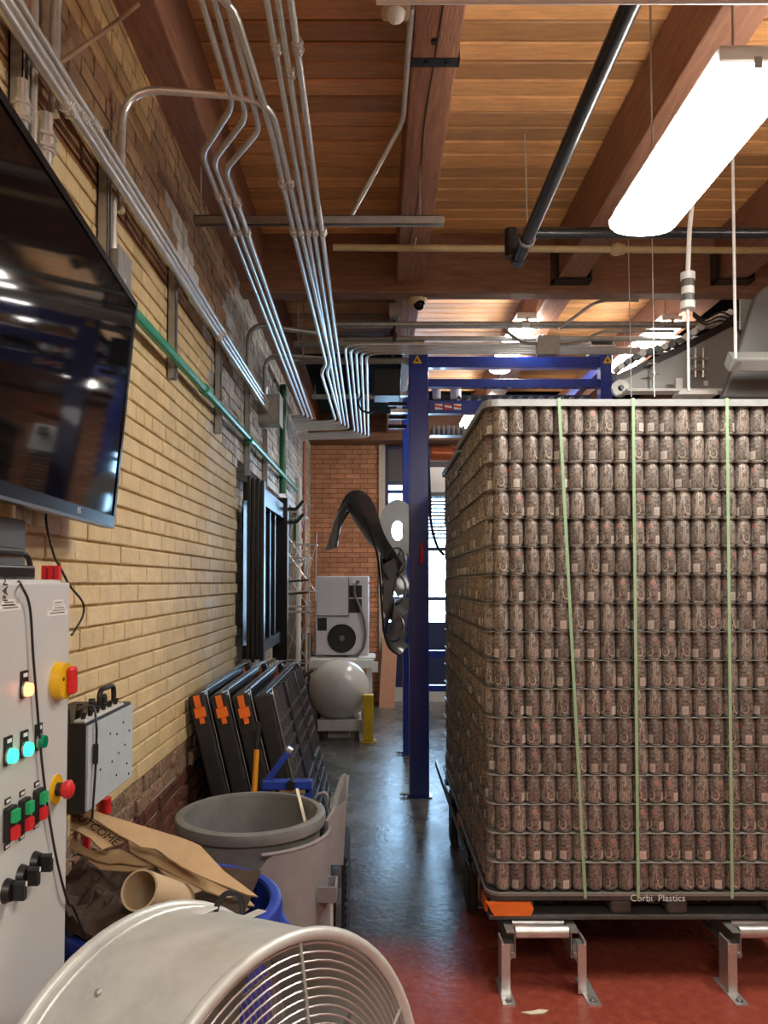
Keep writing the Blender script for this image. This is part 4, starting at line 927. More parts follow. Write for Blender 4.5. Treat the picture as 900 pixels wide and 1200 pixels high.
# grey caddy on the aisle side of the grey bin
cd_ = thing('bin_caddy', 'grey plastic caddy with tool slots hooked round the grey bin', 'caddy', (-.3, 2.8, .12))
n = 14; vs = []
for k in range(n+1):
    a = R(-76+76*k/n)
    for r in (.296, .304):
        zt2 = .762-(.05*max(0, 1-k/1.5) if k < 2 else 0)
        for z in (.12, zt2): vs.append((-.477+r*math.cos(a), 2.96+r*math.sin(a), z))
fs = []
for k in range(n):
    i, j = 4*k, 4*k+4; fs += [(i, j, j+1, i+1), (i+2, i+3, j+3, j+2), (i+1, j+1, j+3, i+3), (i, i+2, j+2, j)]
fs += [(0, 1, 3, 2), (4*n, 4*n+2, 4*n+3, 4*n+1)]
obj('shell', MB().add(vs, fs), M_grey_lt, cd_, smooth=True)
obj('shell_lip', MB().tube([(-.477+.30*math.cos(R(-74+74*k/12)), 2.96+.30*math.sin(R(-74+74*k/12)), .762) for k in range(13)], .007, 8), M_grey_lt, cd_, smooth=True)
def q3(pts, Ys): return [U(x, y, Y=Y) for (x, y), Y in zip(pts, Ys)]
wg = q3([(381, 962), (390, 946), (403, 938), (399, 1013), (383, 1013)], [2.95, 3.06, 3.2, 3.16, 2.97])
obj('side_wing', MB().prism(wg, (.012, -.006, 0)), M_grey_lt, cd_)
obj('upright_plate', MB().prism(q3([(386, 948), (398, 912), (403, 906), (403, 940), (391, 947)], [3.05, 3.16, 3.2, 3.2, 3.07]), (.01, -.004, 0)), M_grey_pl, cd_)
obj('upright_handle', MB().cyl(U(405, 908, Y=3.22), U(402, 941, Y=3.2), .0165, 14), M_grey_lt, cd_, smooth=True)
a = U(373, 1040, Y=2.80); b_ = U(394, 1058, Y=2.80)
obj('tool_slot', MB().b(a.x, b_.x, 2.80, 2.806, b_.z, a.z).b(a.x, b_.x, 2.90, 2.906, b_.z, a.z).b(b_.x-.006, b_.x, 2.806, 2.90, b_.z, a.z).b(a.x, b_.x, 2.806, 2.90, b_.z, b_.z+.006), M_grey_lt, cd_)
obj('slot_leg', MB().b(b_.x-.022, b_.x-.012, 2.81, 2.82, .12, b_.z).b(a.x, b_.x-.012, 2.81, 2.82, .12, .13), M_wht, cd_)
obj('back_frame', MB().b(-.185, -.155, 3.0, 3.03, .12, .55), M_black, cd_)
hk = [U(x, y, Y=3.12) for x, y in ((372, 931), (380, 929), (384, 934), (383, 944))]
obj('hook', MB().tube(catmull(hk), .006, 6), M_grey_lt, cd_, smooth=True)
mt = thing('rubber_mat', 'black knobbly rubber mat on edge behind the grey caddy', 'mat', (-.13, 3.5, 0))
obj('sheet', MB().b(-.150, -.138, 3.35, 3.75, 0, .52), M_black, mt)
for k in range(15):
    obj('rib', MB().b(-.138, -.126, 3.35, 3.75, .02+.034*k, .036+.034*k), M_black, mt)

# ---- cardboard in the blue bin
def sheet(name, pts, P0, nrm, th, m, label, cat='cardboard', grp='cardboard in the blue bin'):
    nrm = Vector(nrm).normalized(); P = [UP(x, y, P0, nrm) for x, y in pts]
    return T(name, MB().prism(P, nrm*th), m, label, cat, grp)
N1 = (.28, -.42, .86); A0 = U(190, 995, Y=2.18)
sheet('cardboard_sheet', [(84,949),(94,946),(103,948),(120,955),(215,984),(234,992),(262,1022),(302,1052),(290,1050),(235,1028),(213,1017),(204,1011),(196,1006),(189,1000),(182,996),(165,994),(150,985),(140,980),(112,962),(88,952)], A0, N1, .005, M_cardb, 'topmost long flattened cardboard piece with a torn lower edge')
A1 = A0-Vector(N1).normalized()*.025
s2 = sheet('cardboard_sheet', [(83,955),(95,953),(148,984),(145,988),(119,997),(106,984),(92,976),(83,974)], A1, N1, .005, M_cardb, 'short cardboard flap printed with dark letters at the left')
text_mesh('print', 'OUTCOME', .036, frame(UP(110, 971, A1, Vector(N1).normalized())+Vector(N1).normalized()*.0056, (UP(122, 980, A1, Vector(N1))-UP(98, 963, A1, Vector(N1))).normalized(), Vector(N1).normalized().cross((UP(122, 980, A1, Vector(N1))-UP(98, 963, A1, Vector(N1))).normalized()), Vector(N1).normalized()), M_ink, s2)
A2 = A0-Vector(N1).normalized()*.05
sheet('cardboard_sheet', [(150,986),(162,992),(170,996),(182,998),(190,1004),(205,1014),(240,1031),(292,1056),(298,1063),(287,1062),(240,1045),(185,1016),(160,1003),(152,998)], A2, N1, .005, M_cardb, 'second long cardboard piece peeking out below the topmost one')
A3 = A0-Vector(N1).normalized()*.075
sheet('cardboard_sheet', [(83,984),(104,997),(118,999),(140,996),(160,1006),(186,1017),(160,1015),(140,1012),(128,1013),(112,1009),(83,996)], A3, N1, .005, M_cardb, 'crumpled cardboard layer at the left below the printed flap')
A4 = A0-Vector(N1).normalized()*.09
sheet('cardboard_sheet', [(184,1018),(240,1046),(292,1066),(284,1072),(235,1054),(200,1034)], A4, N1, .005, M_cardb, 'narrow cardboard edge above the tube end')
sheet('cardboard_sheet', [(100,1002),(128,1014),(152,1016),(178,1018),(150,1022),(118,1020),(104,1010)], A4, N1, .004, M_cardb, 'lowest ragged cardboard strip over the dark paper')
# crumpled dark paper heap
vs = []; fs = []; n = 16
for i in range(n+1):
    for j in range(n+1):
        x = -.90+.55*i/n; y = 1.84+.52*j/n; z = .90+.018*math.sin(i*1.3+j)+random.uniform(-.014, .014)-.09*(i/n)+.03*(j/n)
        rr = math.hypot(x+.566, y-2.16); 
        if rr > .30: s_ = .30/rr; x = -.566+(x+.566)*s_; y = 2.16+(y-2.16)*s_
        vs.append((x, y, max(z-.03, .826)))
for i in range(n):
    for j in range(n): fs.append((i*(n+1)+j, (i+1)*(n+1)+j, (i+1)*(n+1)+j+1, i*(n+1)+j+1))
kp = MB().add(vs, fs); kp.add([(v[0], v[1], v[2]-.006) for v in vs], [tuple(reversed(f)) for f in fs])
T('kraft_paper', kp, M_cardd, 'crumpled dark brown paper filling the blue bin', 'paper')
a = U(163, 1043, Y=1.96); b_ = U(205, 1056, Y=2.13)
ax = (b_-a).normalized(); hh = ax.cross(Vector((0,0,1))).normalized()
T('cardboard_tube', MB().lathe([(.045,0),(.050,0),(.050,.22),(.045,.22)], frame(a, hh, ax.cross(hh), ax), 28, close=True), M_cardc, 'short cardboard tube lying at the front of the blue bin', 'cardboard tube', smooth=True)

# ================================================================== DRUM FAN
FC = Vector((-.1349, 1.2739, .7559)); yw, tl, RF, LF = .66456, .12505, .355, .367
fn = Vector((math.cos(yw)*math.cos(tl), -math.sin(yw)*math.cos(tl), math.sin(tl))); fh = Vector((math.sin(yw), math.cos(yw), 0)); fv = fn.cross(fh).normalized()
FM = frame(FC, fh, fv, fn)
if fv.z < 0: fv = -fv; FM = frame(FC, -fh, fv, fn)
fan = thing('drum_fan', 'large zinc drum fan with wire guard in the foreground', 'fan', (FC.x, FC.y, 0))
ri = RF-.012
obj('drum', MB().lathe([(ri,0),(ri,-LF),(ri-.003,-LF),(ri-.003,0)], FM, 72, close=True), M_drum, fan, smooth=True)
for z in (0, -LF): obj('rim', MB().tube([FM @ Vector((ri*math.cos(a*PI/36), ri*math.sin(a*PI/36), z)) for a in range(72)], .0115, 10, closed=True), M_drum, fan, smooth=True)
obj('seam_bead', MB().tube([FM @ Vector(((ri+.001)*math.cos(a*PI/36), (ri+.001)*math.sin(a*PI/36), -LF+.035)) for a in range(72)], .004, 6, closed=True), M_drum, fan, smooth=True)
for zz, sg in ((-.006, 1), (-LF+.01, -1)):
    for k in range(24):
        r = ri-.016-.0134*k; dz = zz+sg*.045*(1-(r/ri)**2)
        obj('guard_ring', MB().tube([FM @ Vector((r*math.cos(a*PI/30), r*math.sin(a*PI/30), dz)) for a in range(60)], .0019, 6, closed=True), M_alu, fan, smooth=True)
    for k in range(6):
        a = k*PI/3+.35
        obj('guard_spoke', MB().tube([FM @ Vector((r*math.cos(a), r*math.sin(a), zz+sg*(.045*(1-(r/ri)**2)+.004))) for r in [ri*(1-.085*i) for i in range(11)]], .003, 6), M_alu, fan, smooth=True)
    obj('guard_hub', MB().lathe([(0,0),(.03,0),(.03,.004),(0,.004)], FM @ Matrix.Translation((0, 0, zz+sg*.046)), 18), M_alu, fan)
obj('motor', MB().lathe([(0,-.30),(.07,-.30),(.075,-.29),(.075,-.16),(.03,-.15),(.03,-.12),(0,-.12)], FM, 20), M_machd, fan, smooth=True)
for k in range(4):
    vs = []
    for i in range(6):
        r = .03+.27*i/5; wv_ = .35+.10*i/5; pt = .055-.02*i/5
        for s in (-1, 1):
            a = k*PI/2+s*wv_*(.7 if i == 0 else 1)*.8; vs.append(FM @ Vector((r*math.cos(a), r*math.sin(a), -.135+s*pt)))
    vs2 = [v+fn*.003 for v in vs]; m_ = len(vs)
    fs = [(2*i, 2*i+1, 2*i+3, 2*i+2) for i in range(5)]; fs += [tuple(q+m_ for q in reversed(f)) for f in fs]
    fs += [(0, m_, m_+1, 1), (10, 11, m_+11, m_+10)]+[(2*i, 2*i+2, m_+2*i+2, m_+2*i) for i in range(5)]+[(2*i+1, m_+2*i+1, m_+2*i+3, 2*i+3) for i in range(5)]
    obj('blade', MB().add(vs+vs2, fs), M_galvd, fan)
def onf(a, z, r=ri): return FM @ Vector((r*math.cos(a), r*math.sin(a), z))
ht = math.atan2((FM.inverted() @ (FC+Vector((0,0,1)))).y, (FM.inverted() @ (FC+Vector((0,0,1)))).x)
obj('carry_handle', MB().tube(catmull([onf(ht-.30, -.275), onf(ht-.31, -.272, ri+.02), onf(ht-.36, -.27, ri+.035), onf(ht-.44, -.265, ri+.03), onf(ht-.48, -.262)]), .006, 8), M_black, fan, smooth=True)
obj('handle_plate', MB().bm(frame(onf(ht-.22, -.28, ri+.002), fh, fn, (onf(ht-.22,0)-FC).normalized()), .05, .03, .003), M_wht, fan)
obj('name_plate', MB().bm(frame(onf(ht-.36, -.20, ri+.001), fh, fn, (onf(ht-.36,0)-FC).normalized()), .07, .025, .002), M_drum, fan)
for a, z in ((ht+.55, -.24), (ht+.9, -.33)): obj('rivet', MB().sphere(onf(a, z, ri+.001), .007, 10, 6), M_galvd, fan, smooth=True)
for s in (-1, 1):
    for z in (-.05, -LF+.05):
        p = onf(ht+s*2.2, z); obj('stand_leg', MB().tube(fillet([p, Vector((p.x, p.y, .35)), Vector((p.x, p.y, .02))], .1), .014, 8), M_galvd, fan, smooth=True)
    p0, p1 = onf(ht+s*2.2, -.05), onf(ht+s*2.2, -LF+.05); obj('stand_foot', MB().cyl((p0.x, p0.y, .016), (p1.x, p1.y, .016), .016, 10), M_galvd, fan, smooth=True)

# ================================================================== PALLETS LEANING ON THE WALL
LA = R(13.5); ys_ = 3.79; LL = 1.40; HP = 1.19; TH = .10
def lean_pallet(xtop, lb, lattice):
    xb = xtop+HP*math.sin(LA)            # outer face at the floor
    M4 = frame((xb-TH*math.cos(LA), ys_, TH*0), (math.cos(LA), 0, math.sin(LA)), (0,1,0), (-math.sin(LA), 0, math.cos(LA)))   # x: thickness, y: length, z: up
    t = thing('leaning_pallet', lb, 'pallet', (xb-TH*.5, ys_+LL/2, 0), 'black plastic pallets leaning on the wall')
    def pb(nm, x0, x1, y0, y1, z0, z1, m=M_palg, bev=0, par=None): return obj(nm, MB().b(x0, x1, y0, y1, z0, z1).xf(M4), m, par or t, bevel=bev)
    pb('end_board', .0, TH*.86, 0, .05, 0, HP-.02, bev=.012); pb('end_board', 0, TH*.86, LL-.05, LL, 0, HP-.02, bev=.012)
    pb('top_board', 0, TH*.55, .05, LL-.05, HP-.06, HP-.02, bev=.008); pb('bottom_board', 0, TH*.8, .05, LL-.05, 0, .05)
    pb('deck_panel', 0, .02, .05, LL-.05, .05, HP-.06)
    # pale wire edge round the outer face
    x = TH*.93
    ed_ = MB()
    for dx in (0, -.028): ed_.tube([M4 @ Vector(p) for p in fillet([(x+dx, .012, .02), (x+dx, .012, HP), (x+dx, LL-.012, HP), (x+dx, LL-.012, .02)], .05)], .0030, 6)
    obj('edge_rail', ed_, M_galvd, t, smooth=True)
    for yy in ((-.012, LL-.13) if not lattice else ()):
        cl = pb('orange_clip', TH*.18, TH*.72, yy, yy+.02, HP-.135, HP-.085, M_orange, .004)
        pb('clip_tongue', TH*.30, TH*.58, yy-.002, yy+.016, HP-.085, HP-.025, M_orange, par=cl); pb('clip_tongue', TH*.36, TH*.58, yy-.002, yy+.016, HP-.165, HP-.135, M_orange, par=cl)
    pb('red_foot_clip', TH*.2, TH*.6, -.006, .006, .30, .36, M_redp)
    if lattice:
        for k in range(15):
            z = .05+.068*k
            if .62 < z < .70: continue
            pb('lattice_slat', .075, .098, .03, LL-.03, z, z+.016, M_latt)
        for k in range(13):
            y = .05+k*.107
            pb('lattice_slat', .060, .094, y, y+.014, .04, HP-.03, M_latt)
        for y0, y1 in ((.03, .45), (.52, .9), (.97, LL-.03)): pb('lattice_panel', .055, .090, y0, y1, .60, .72, M_palg, .004)
        for y in (.45, .92): pb('stiffener', .05, .10, y, y+.07, .03, HP-.03, M_palg)
    return t
lean_pallet(-.835, 'black plastic pallet with orange clip leaning closest to the wall', False)
lean_pallet(-.727, 'second leaning black pallet from the wall with orange clip', False)
lean_pallet(-.619, 'third leaning black pallet from the wall with orange clip', False)
lean_pallet(-.510, 'outermost leaning black pallet showing its lattice face to the aisle', True)
h = thing('broom', 'orange and black broom handle leaning by the pallets', 'broom', (-.60, 3.55, 0))
a, b_, c = U(298, 928, Y=3.62), U(301, 878, Y=3.64), U(304, 846, Y=3.66)
f0 = Vector((a.x-.03, 3.56, .02))
obj('handle', MB().cyl(f0, b_, .013, 10), M_brm, h, smooth=True); obj('grip', MB().cyl(b_, c, .014, 10), M_black, h, smooth=True); obj('head', MB().b(f0.x-.12, f0.x+.12, 3.52, 3.60, 0, .05), M_black, h, bevel=.006)
j = thing('hand_truck', 'blue steel hand truck frame behind the grey bin', 'hand truck', (-.42, 3.42, 0))
Yj = 3.42
def ju(x, y): return U(x, y, Y=Yj)
obj('slant_arm', MB().bar(ju(312, 917), ju(338, 881), .028, .028, (0,1,0)), M_blue_pl, j, bevel=.004)
obj('arm_tip', MB().bar(ju(338, 881), ju(341, 876), .03, .03, (0,1,0)), M_alu, j, bevel=.004)
obj('cross_bar', MB().bar(ju(308, 919), ju(366, 919), .04, .045, (0,1,0)), M_blue_pl, j, bevel=.004)
for px in (312, 362): p = ju(px, 921); obj('upright', MB().b(p.x-.015, p.x+.015, Yj-.015, Yj+.015, .06, p.z), M_blue_pl, j)
obj('wood_block', MB().bar(ju(328, 924), ju(362, 924), .03, .03, (0,1,0)), M_cardb, j); obj('pivot_bolt', MB().cyl(ju(342, 917)+Vector((0,-.05,0)), ju(342, 917), .02, 10), M_black, j)
obj('toe_plate', MB().b(ju(308, 919).x, ju(366, 919).x, Yj-.10, Yj+.02, .03, .06), M_blue_pl, j)
for px in (316, 358): x = ju(px, 921).x; obj('wheel', MB().cyl((x-.015, Yj+.02, .06), (x+.015, Yj+.02, .06), .06, 16), M_black, j, smooth=True)

# ================================================================== BLACK WALL RACK AND WIRE RACKS
rk = thing('wall_rack', 'tall black steel frame rack hung on the left wall', 'rack', (-.90, 6.0, 1.16))
z0, z1 = 1.17, 2.43
for k in range(4): obj('channel', MB().b(-.885+.029*k, -.860+.029*k, 5.24+.012*k, 5.36, z0-.02*(k % 2), z1-.01*k), M_blackm, rk, bevel=.004)
obj('header', MB().b(-.93, -.83, 5.34, 6.9, z1-.16, z1-.03), M_blackm, rk, bevel=.004); obj('footer', MB().b(-.93, -.85, 5.34, 6.9, z0, z0+.09), M_blackm, rk)
for y in (5.75, 6.2, 6.5): obj('inner_post', MB().b(-.93, -.86, y, y+.06, z0+.09, z1-.16), M_blackm, rk)
obj('back_plate', MB().b(-.935, -.925, 5.34, 6.9, z0+.09, z1-.16), M_blackm, rk)
for x in (-.855, -.835): obj('edge_strip', MB().b(x, x+.006, 5.60, 5.62, z0+.05, z1-.18), M_galv, rk)
obj('end_post', MB().b(-.93, -.80, 6.9, 7.0, 1.0, 2.46), M_blackm, rk, bevel=.006)
for z in (2.36, 2.24): obj('hook_arm', MB().bar((-.80, 6.95, z), (-.72, 6.95, z+.0), .03, .03).bar((-.725, 6.95, z), (-.66, 6.95, z+.075), .03, .03), M_blackm, rk)
wr = thing('wire_rack', 'tangle of chrome wire racks standing against the far left wall', 'wire rack', (-.85, 8.0, .5), )
for k, (y, za, zb) in enumerate(((7.5, 1.9, 2.35), (7.7, 1.45, 1.95), (7.6, .9, 1.4), (8.1, 1.6, 2.1))):
    x0, x1 = -1.0, -.70+.02*k
    obj('rack_frame', MB().tube([(x0, y, za), (x1, y, za), (x1, y+.3, za), (x0, y+.3, za)], .007, 6, closed=True), M_galv, wr)
    obj('rack_frame', MB().tube([(x0, y, zb), (x1, y, zb), (x1, y+.3, zb), (x0, y+.3, zb)], .007, 6, closed=True), M_galv, wr)
    for q in range(4): obj('rack_wire', MB().cyl((x0+(x1-x0)*q/3, y, za), (x0+(x1-x0)*((q+1) % 4)/3, y, zb), .004, 6), M_galv, wr)
    obj('rack_upright', MB().cyl((x1, y, za-.1), (x1+.01, y, zb+.12), .007, 6), M_galv, wr)
for z in (1.72, 1.60): obj('rack_arm', MB().bar((-.98, 7.4, z-.03), (-.66, 7.45, z), .02, .02), M_blackm, wr)
obj('rack_post', MB().cyl((-.78, 8.6, .0), (-.78, 8.6, 1.9), .012, 8).cyl((-.95, 7.6, .0), (-.95, 7.6, 2.3), .012, 8), M_galv, wr)
bl = thing('metal_racking', 'dark metal racking heaped below the wire racks', 'racking', (-.8, 6.2, 0))
for k in range(9):
    a = Vector((-.91+.03*k, 5.75+.08*k, 1.03-.02*k)); obj('rack_bar', MB().bar(a, a+Vector((.12, .25, .07*(-1)**k)), .02, .02), M_blackm if k % 3 else M_galvd, bl)
for k in range(4): obj('rack_leg', MB().bar((-.89+.05*k, 5.9+.14*k, 0), (-.89+.05*k, 5.9+.14*k, 1.0), .03, .03), M_blackm, bl)

# ================================================================== CHILLER, TANK, BOLLARD, BOARD
Yc = 9.15
a, b_ = U(370, 675, Y=Yc), U(432, 768, Y=Yc)
ch = thing('chiller_unit', 'pale grey cooling unit with round black fan opening', 'chiller', ((a.x+b_.x)/2, Yc+.25, b_.z))
obj('cabinet', MB().b(a.x, b_.x, Yc, Yc+.5, b_.z, a.z), M_chil, ch, bevel=.012)
def cq(x0, x1, y0, y1, e, nm, m, dp=.01):
    p, q = U(x0, y0, Y=Yc), U(x1, y1, Y=Yc); return obj(nm, MB().b(p.x, q.x, Yc-e, Yc-e+dp, q.z, p.z), m, ch)
cq(371.5, 408, 678, 721, .012, 'access_panel', M_chil, .012); cq(409, 424, 686, 700, .004, 'vent', M_black); cq(409, 424, 702, 718, .004, 'vent', M_black)
cq(408, 409, 676, 722, .013, 'seam_shadow', M_machd, .013); cq(371, 409, 721.3, 722.3, .013, 'seam_shadow', M_machd, .013); cq(372, 383, 724, 739, .004, 'rating_plate', M_black); cq(384, 396, 725, 727, .003, 'name_strip', M_slate)  # dark strips paint the shadow lines along the access panel edges
c = U(400.5, 748, Y=Yc)
f = obj('fan_opening', MB().lathe([(0,0),(.165,0),(.17,.012),(.155,.012),(.15,.004),(0,.004)], frame(c+Vector((0,-.002,0)), (1,0,0), (0,0,1), (0,-1,0)), 32), M_black, ch, smooth=True)
obj('fan_hub', MB().lathe([(0,.02),(.03,.018),(.035,.004)], frame(c+Vector((0,-.002,0)), (1,0,0), (0,0,1), (0,-1,0)), 14), M_machd, f, smooth=True)
obj('gauge', MB().cyl(U(419.5, 682, Y=Yc)+Vector((0,-.02,0)), U(419.5, 682, Y=Yc), .022, 14), M_machd, ch); obj('gauge', MB().cyl(U(415, 682, Y=Yc)+Vector((0,-.02,0)), U(415, 682, Y=Yc), .018, 14), M_wht, ch)
obj('hose', MB().tube(catmull([U(x, y, Y=Yc-.04) for x, y in ((415,686),(416,698),(422,712),(427,730),(428,748),(424,762),(412,770),(392,772),(372,769))]), .016, 8), M_machd, ch, smooth=True)
obj('side_valve', MB().cyl((b_.x, Yc+.1, U(433, 683, Y=Yc).z), (b_.x+.05, Yc+.1, U(433, 683, Y=Yc).z), .02, 10), M_copper, ch)
tb = thing('machine_stand', 'white painted steel stand under the cooling unit', 'stand', (-.4, 9.1, 0))
zt_ = b_.z-.002; x0, x1 = U(362, 770, Y=8.9).x, U(438, 770, Y=8.9).x
obj('top_plate', MB().b(x0, x1, 8.85, 9.7, zt_-.12, zt_-.02), M_basew, tb, bevel=.006); obj('pad', MB().b(U(420,770,Y=9).x, x1+.02, 8.9, 9.4, zt_-.02, zt_-.0), M_basew, tb)
for x in (x0+.02, x1-.08):
    for y in (8.88, 9.6): obj('leg', MB().b(x, x+.06, y, y+.06, .17, zt_-.12), M_basew, tb)
ra, rb = U(372, 844, Y=8.25), U(424, 857, Y=8.25); obj('base_rail', MB().b(ra.x, rb.x, 8.25, 8.35, rb.z, ra.z), M_basew, tb, bevel=.006)
for x in (ra.x+.02, rb.x-.08): obj('side_rail', MB().b(x, x+.06, 8.35, 9.55, rb.z, ra.z), M_basew, tb); obj('foot', MB().b(x, x+.05, 8.27, 8.33, 0, rb.z), M_blackm, tb); obj('base_rail', MB().b(x0, x1, 9.55, 9.65, .05, .18), M_basew, tb)
for x in (x0+.05, x1-.12): obj('foot', MB().b(x, x+.05, 9.57, 9.63, 0, .05), M_blackm, tb)
obj('bracket', MB().b(x1-.03, x1+.05, 8.83, 8.85, zt_-.16, zt_-.04), M_basew, tb)
c = U(397.5, 808, Y=8.5)
st = thing('pressure_tank', 'white spherical tank in front of the cooling unit stand', 'tank', (c.x, 8.55, c.z-.345))
obj('sphere', MB().sphere(c, .335, 40, 24), M_globe, st, smooth=True); obj('neck', MB().cyl(c+Vector((.06, .2, -.02)), c+Vector((.10, .42, -.02)), .22, 24), M_globe, st, smooth=True)
obj('cradle', MB().b(c.x-.12, c.x+.12, 8.45, 8.65, .0, c.z-.30), M_basew, st)
mc = thing('pump_wheel', 'small grey handwheel pump left of the cooling unit', 'pump', (-.72, 9.3, .0))
p = U(363, 742, Y=9.3)
obj('wheel', MB().tube([p+Vector((.09*math.cos(k*PI/10), 0, .09*math.sin(k*PI/10))) for k in range(20)], .012, 6, closed=True), M_galvd, mc, smooth=True)
obj('pipe_stack', MB().cyl((p.x, 9.3, 0), (p.x, 9.3, p.z), .03, 10).cyl((p.x-.1, 9.3, p.z-.25), (p.x+.1, 9.3, p.z-.25), .02, 8).cyl((p.x+.08, 9.25, .0), (p.x+.08, 9.25, p.z+.1), .015, 8), M_galvd, mc, smooth=True)
b = thing('bollard', 'yellow steel bollard standing on the floor by the white tank', 'bollard', (-.088, 8.15, 0))
bx = U(431.5, 868, Z=.01); 
obj('post', MB().b(bx.x-.055, bx.x+.055, bx.y-.055, bx.y+.055, .012, .50), M_boll, b, bevel=.006); obj('flange', MB().b(bx.x-.085, bx.x+.085, bx.y-.085, bx.y+.085, 0, .012), M_boll, b)
for s in (-1, 1): obj('bolt', MB().cyl((bx.x+s*.07, bx.y-.07, .012), (bx.x+s*.07, bx.y-.07, .025), .01, 8), M_galvd, b)
b.location = (bx.x, bx.y, 0)
for ch_ in b.children: ch_.location = ch_.location+Vector((-.088, 8.15, 0))-Vector((bx.x, bx.y, 0))
pts = [U(444, 824, Y=10.5), U(462, 824, Y=10.5)]
T('leaning_board', MB().prism([(pts[0].x, pts[0].y, 0), (pts[1].x, pts[0].y, 0), (U(466,750,Y=YB-.1).x, YB-.12, U(466,750,Y=YB-.1).z), (U(449,742,Y=YB-.1).x, YB-.12, U(449,742,Y=YB-.1).z)], (0, -.04, 0)), M_board, 'pink raw wooden board leaning against the far wall', 'board')

# ================================================================== CAN CHUTE
cu = thing('can_chute', 'dark twisted steel can chute with a gooseneck top left of the blue post', 'can chute', (.1, 7.1, .95))
Yk = 7.05
def ribbon(nm, pts, par=None, th=.008, m=None, n=6):
    """pts: (left px,py,Y) (right px,py,Y) pairs; a smooth sheet-metal trough between two edges"""
    A = catmull([U(*p[0][:2], Y=p[0][2]) for p in pts], n); B = catmull([U(*p[1][:2], Y=p[1][2]) for p in pts], n)
    k = len(A); G = []
    for a, b_ in zip(A, B):
        mid = (a+b_)/2; G.append([a, a.lerp(b_, .25), mid, a.lerp(b_, .75), b_])
    vs = []
    for i, r in enumerate(G):
        tg = (G[min(i+1, k-1)][2]-G[max(i-1, 0)][2]).normalized(); ac = (r[4]-r[0]).normalized(); nn = ac.cross(tg).normalized(); wd = (r[4]-r[0]).length
        for j, p in enumerate(r): vs.append(p+nn*(wd*.22*(1-((j-2)/2)**2)))
    vs2 = []
    for i in range(k):
        for j in range(5):
            a = vs[min(i+1, k-1)*5+j]-vs[max(i-1, 0)*5+j]; b_ = vs[i*5+min(j+1, 4)]-vs[i*5+max(j-1, 0)]; q = a.cross(b_); q = q.normalized() if q.length > 1e-9 else Vector((0,1,0))
            vs2.append(vs[i*5+j]+q*th)
    m_ = len(vs); fs = []
    for i in range(k-1):
        for j in range(4): f = (i*5+j, i*5+j+1, (i+1)*5+j+1, (i+1)*5+j); fs += [f, tuple(q+m_ for q in reversed(f))]
        for j in (0, 4): fs.append((i*5+j, (i+1)*5+j, m_+(i+1)*5+j, m_+i*5+j))
    for i in (0, k-1):
        for j in range(4): fs.append((i*5+j, i*5+j+1, m_+i*5+j+1, m_+i*5+j))
    obj(nm, MB().add(vs+vs2, fs), m or M_chute, par or cu, smooth=True)
ribbon('gooseneck', [((382, 645, 6.9), (396, 640, 7.0)), ((391, 620, 6.9), (399, 610, 7.05)), ((398, 596, 6.9), (404, 598, 7.1)), ((408, 578, 6.85), (412, 602, 7.15)), ((424, 575, 6.85), (420, 618, 7.15)), ((438, 590, 6.9), (432, 636, 7.15)), ((450, 625, 6.95), (446, 648, 7.15)), ((462, 645, 7.0), (452, 662, 7.2)), ((472, 660, 7.05), (468, 676, 7.25))])
ribbon('gooseneck_tip', [((404, 588, 6.88), (412, 596, 7.1)), ((394, 606, 6.88), (400, 616, 7.05)), ((387, 628, 6.9), (396, 634, 7.0)), ((380, 648, 6.9), (393, 642, 7.0))])
ribbon('twist_flight', [((446, 655, 7.0), (478, 648, 7.3)), ((450, 668, 6.95), (476, 672, 7.3)), ((458, 684, 7.0), (480, 690, 7.25)), ((466, 700, 7.1), (484, 695, 7.25))])
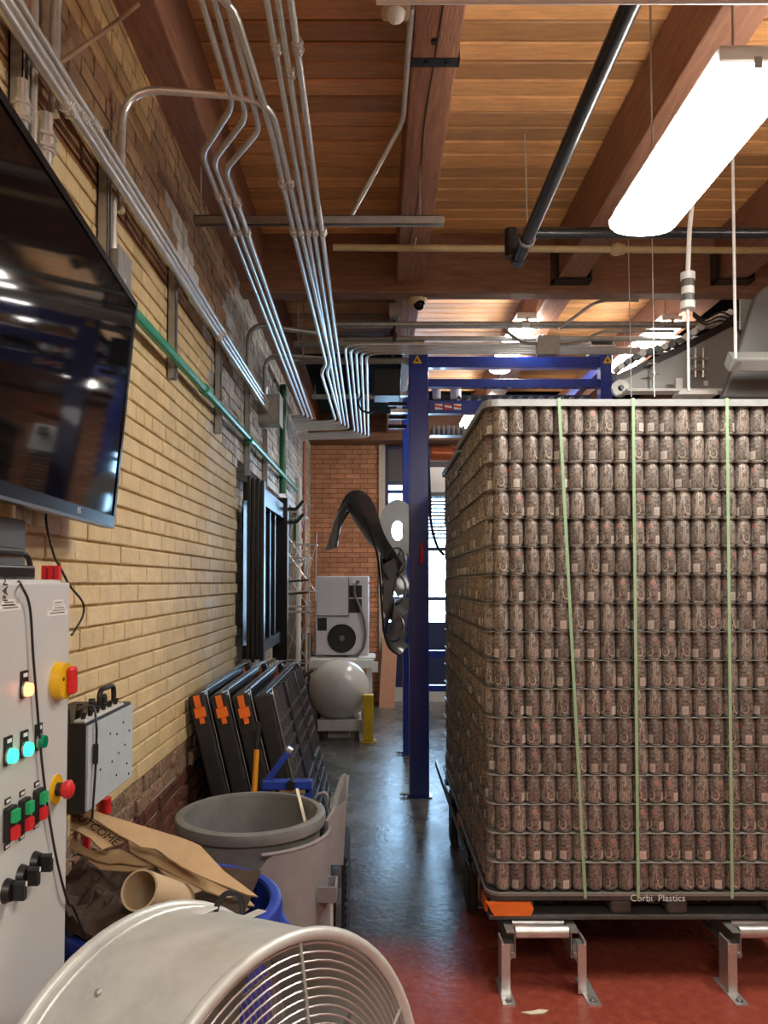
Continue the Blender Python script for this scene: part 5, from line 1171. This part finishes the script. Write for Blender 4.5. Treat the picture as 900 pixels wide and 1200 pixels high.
ribbon('twist_flight', [((470, 640, 7.2), (448, 662, 7.0)), ((462, 668, 7.2), (450, 690, 6.95)), ((456, 690, 7.2), (449, 712, 6.95)), ((466, 705, 7.2), (453, 722, 7.0)), ((478, 715, 7.2), (462, 730, 7.05))])
c0 = U(466, 622, Y=7.34)
obj('guide_disc', MB().lathe([(.095,0),(.30,0),(.30,.008),(.095,.008)], frame(c0, (.62,.1,0), (0,0,1), (0,-1,0)), 28, close=True), M_mach, cu, smooth=True)
for hx, hy, hr in ((464, 657, .105), (462, 690, .125), (461, 735, .11)):
    h0 = U(hx, hy, Y=7.05); obj('guide_hoop', MB().tube([h0+Vector((hr*.85*math.cos(q*PI/12), .04*math.sin(q*PI/6), hr*1.15*math.sin(q*PI/12))) for q in range(24)], .012, 8, closed=True), M_chute, cu, smooth=True)
ribbon('twist_flight', [((462, 706, 7.0), (480, 700, 7.2)), ((460, 722, 6.98), (476, 735, 7.2)), ((454, 745, 7.0), (478, 742, 7.2)), ((458, 760, 7.02), (474, 752, 7.2)), ((468, 768, 7.05), (480, 756, 7.2))])
obj('side_rail', MB().tube(catmull([U(x, y, Y=6.93) for x, y in ((412,578),(424,600),(436,630),(443,655),(446,690),(448,720),(451,745),(457,760),(468,768))]), .010, 8), M_blackm, cu, smooth=True)
obj('side_rail', MB().tube(catmull([U(x, y, Y=7.2) for x, y in ((446,650),(449,680),(455,705),(460,715),(452,735),(456,755))]), .010, 8), M_blackm, cu, smooth=True)
obj('mount_arm', MB().bar(U(466, 690, Y=7.25), (.29, 7.6, U(466, 690, Y=7.25).z), .04, .04).bar(U(464, 735, Y=7.2), (.29, 7.6, U(466, 735, Y=7.25).z), .04, .04), M_blackm, cu)
p = U(627, 1186, Z=.002)
T('paper_scrap', MB().prism([(p.x-.055, p.y-.005, .001), (p.x-.02, p.y-.018, .001), (p.x+.03, p.y-.012, .001), (p.x+.055, p.y+.01, .001), (p.x+.02, p.y+.016, .001), (p.x-.01, p.y+.004, .001)], (0, 0, .004)), M_scrap, 'small pale paper scrap on the red floor', 'paper scrap')
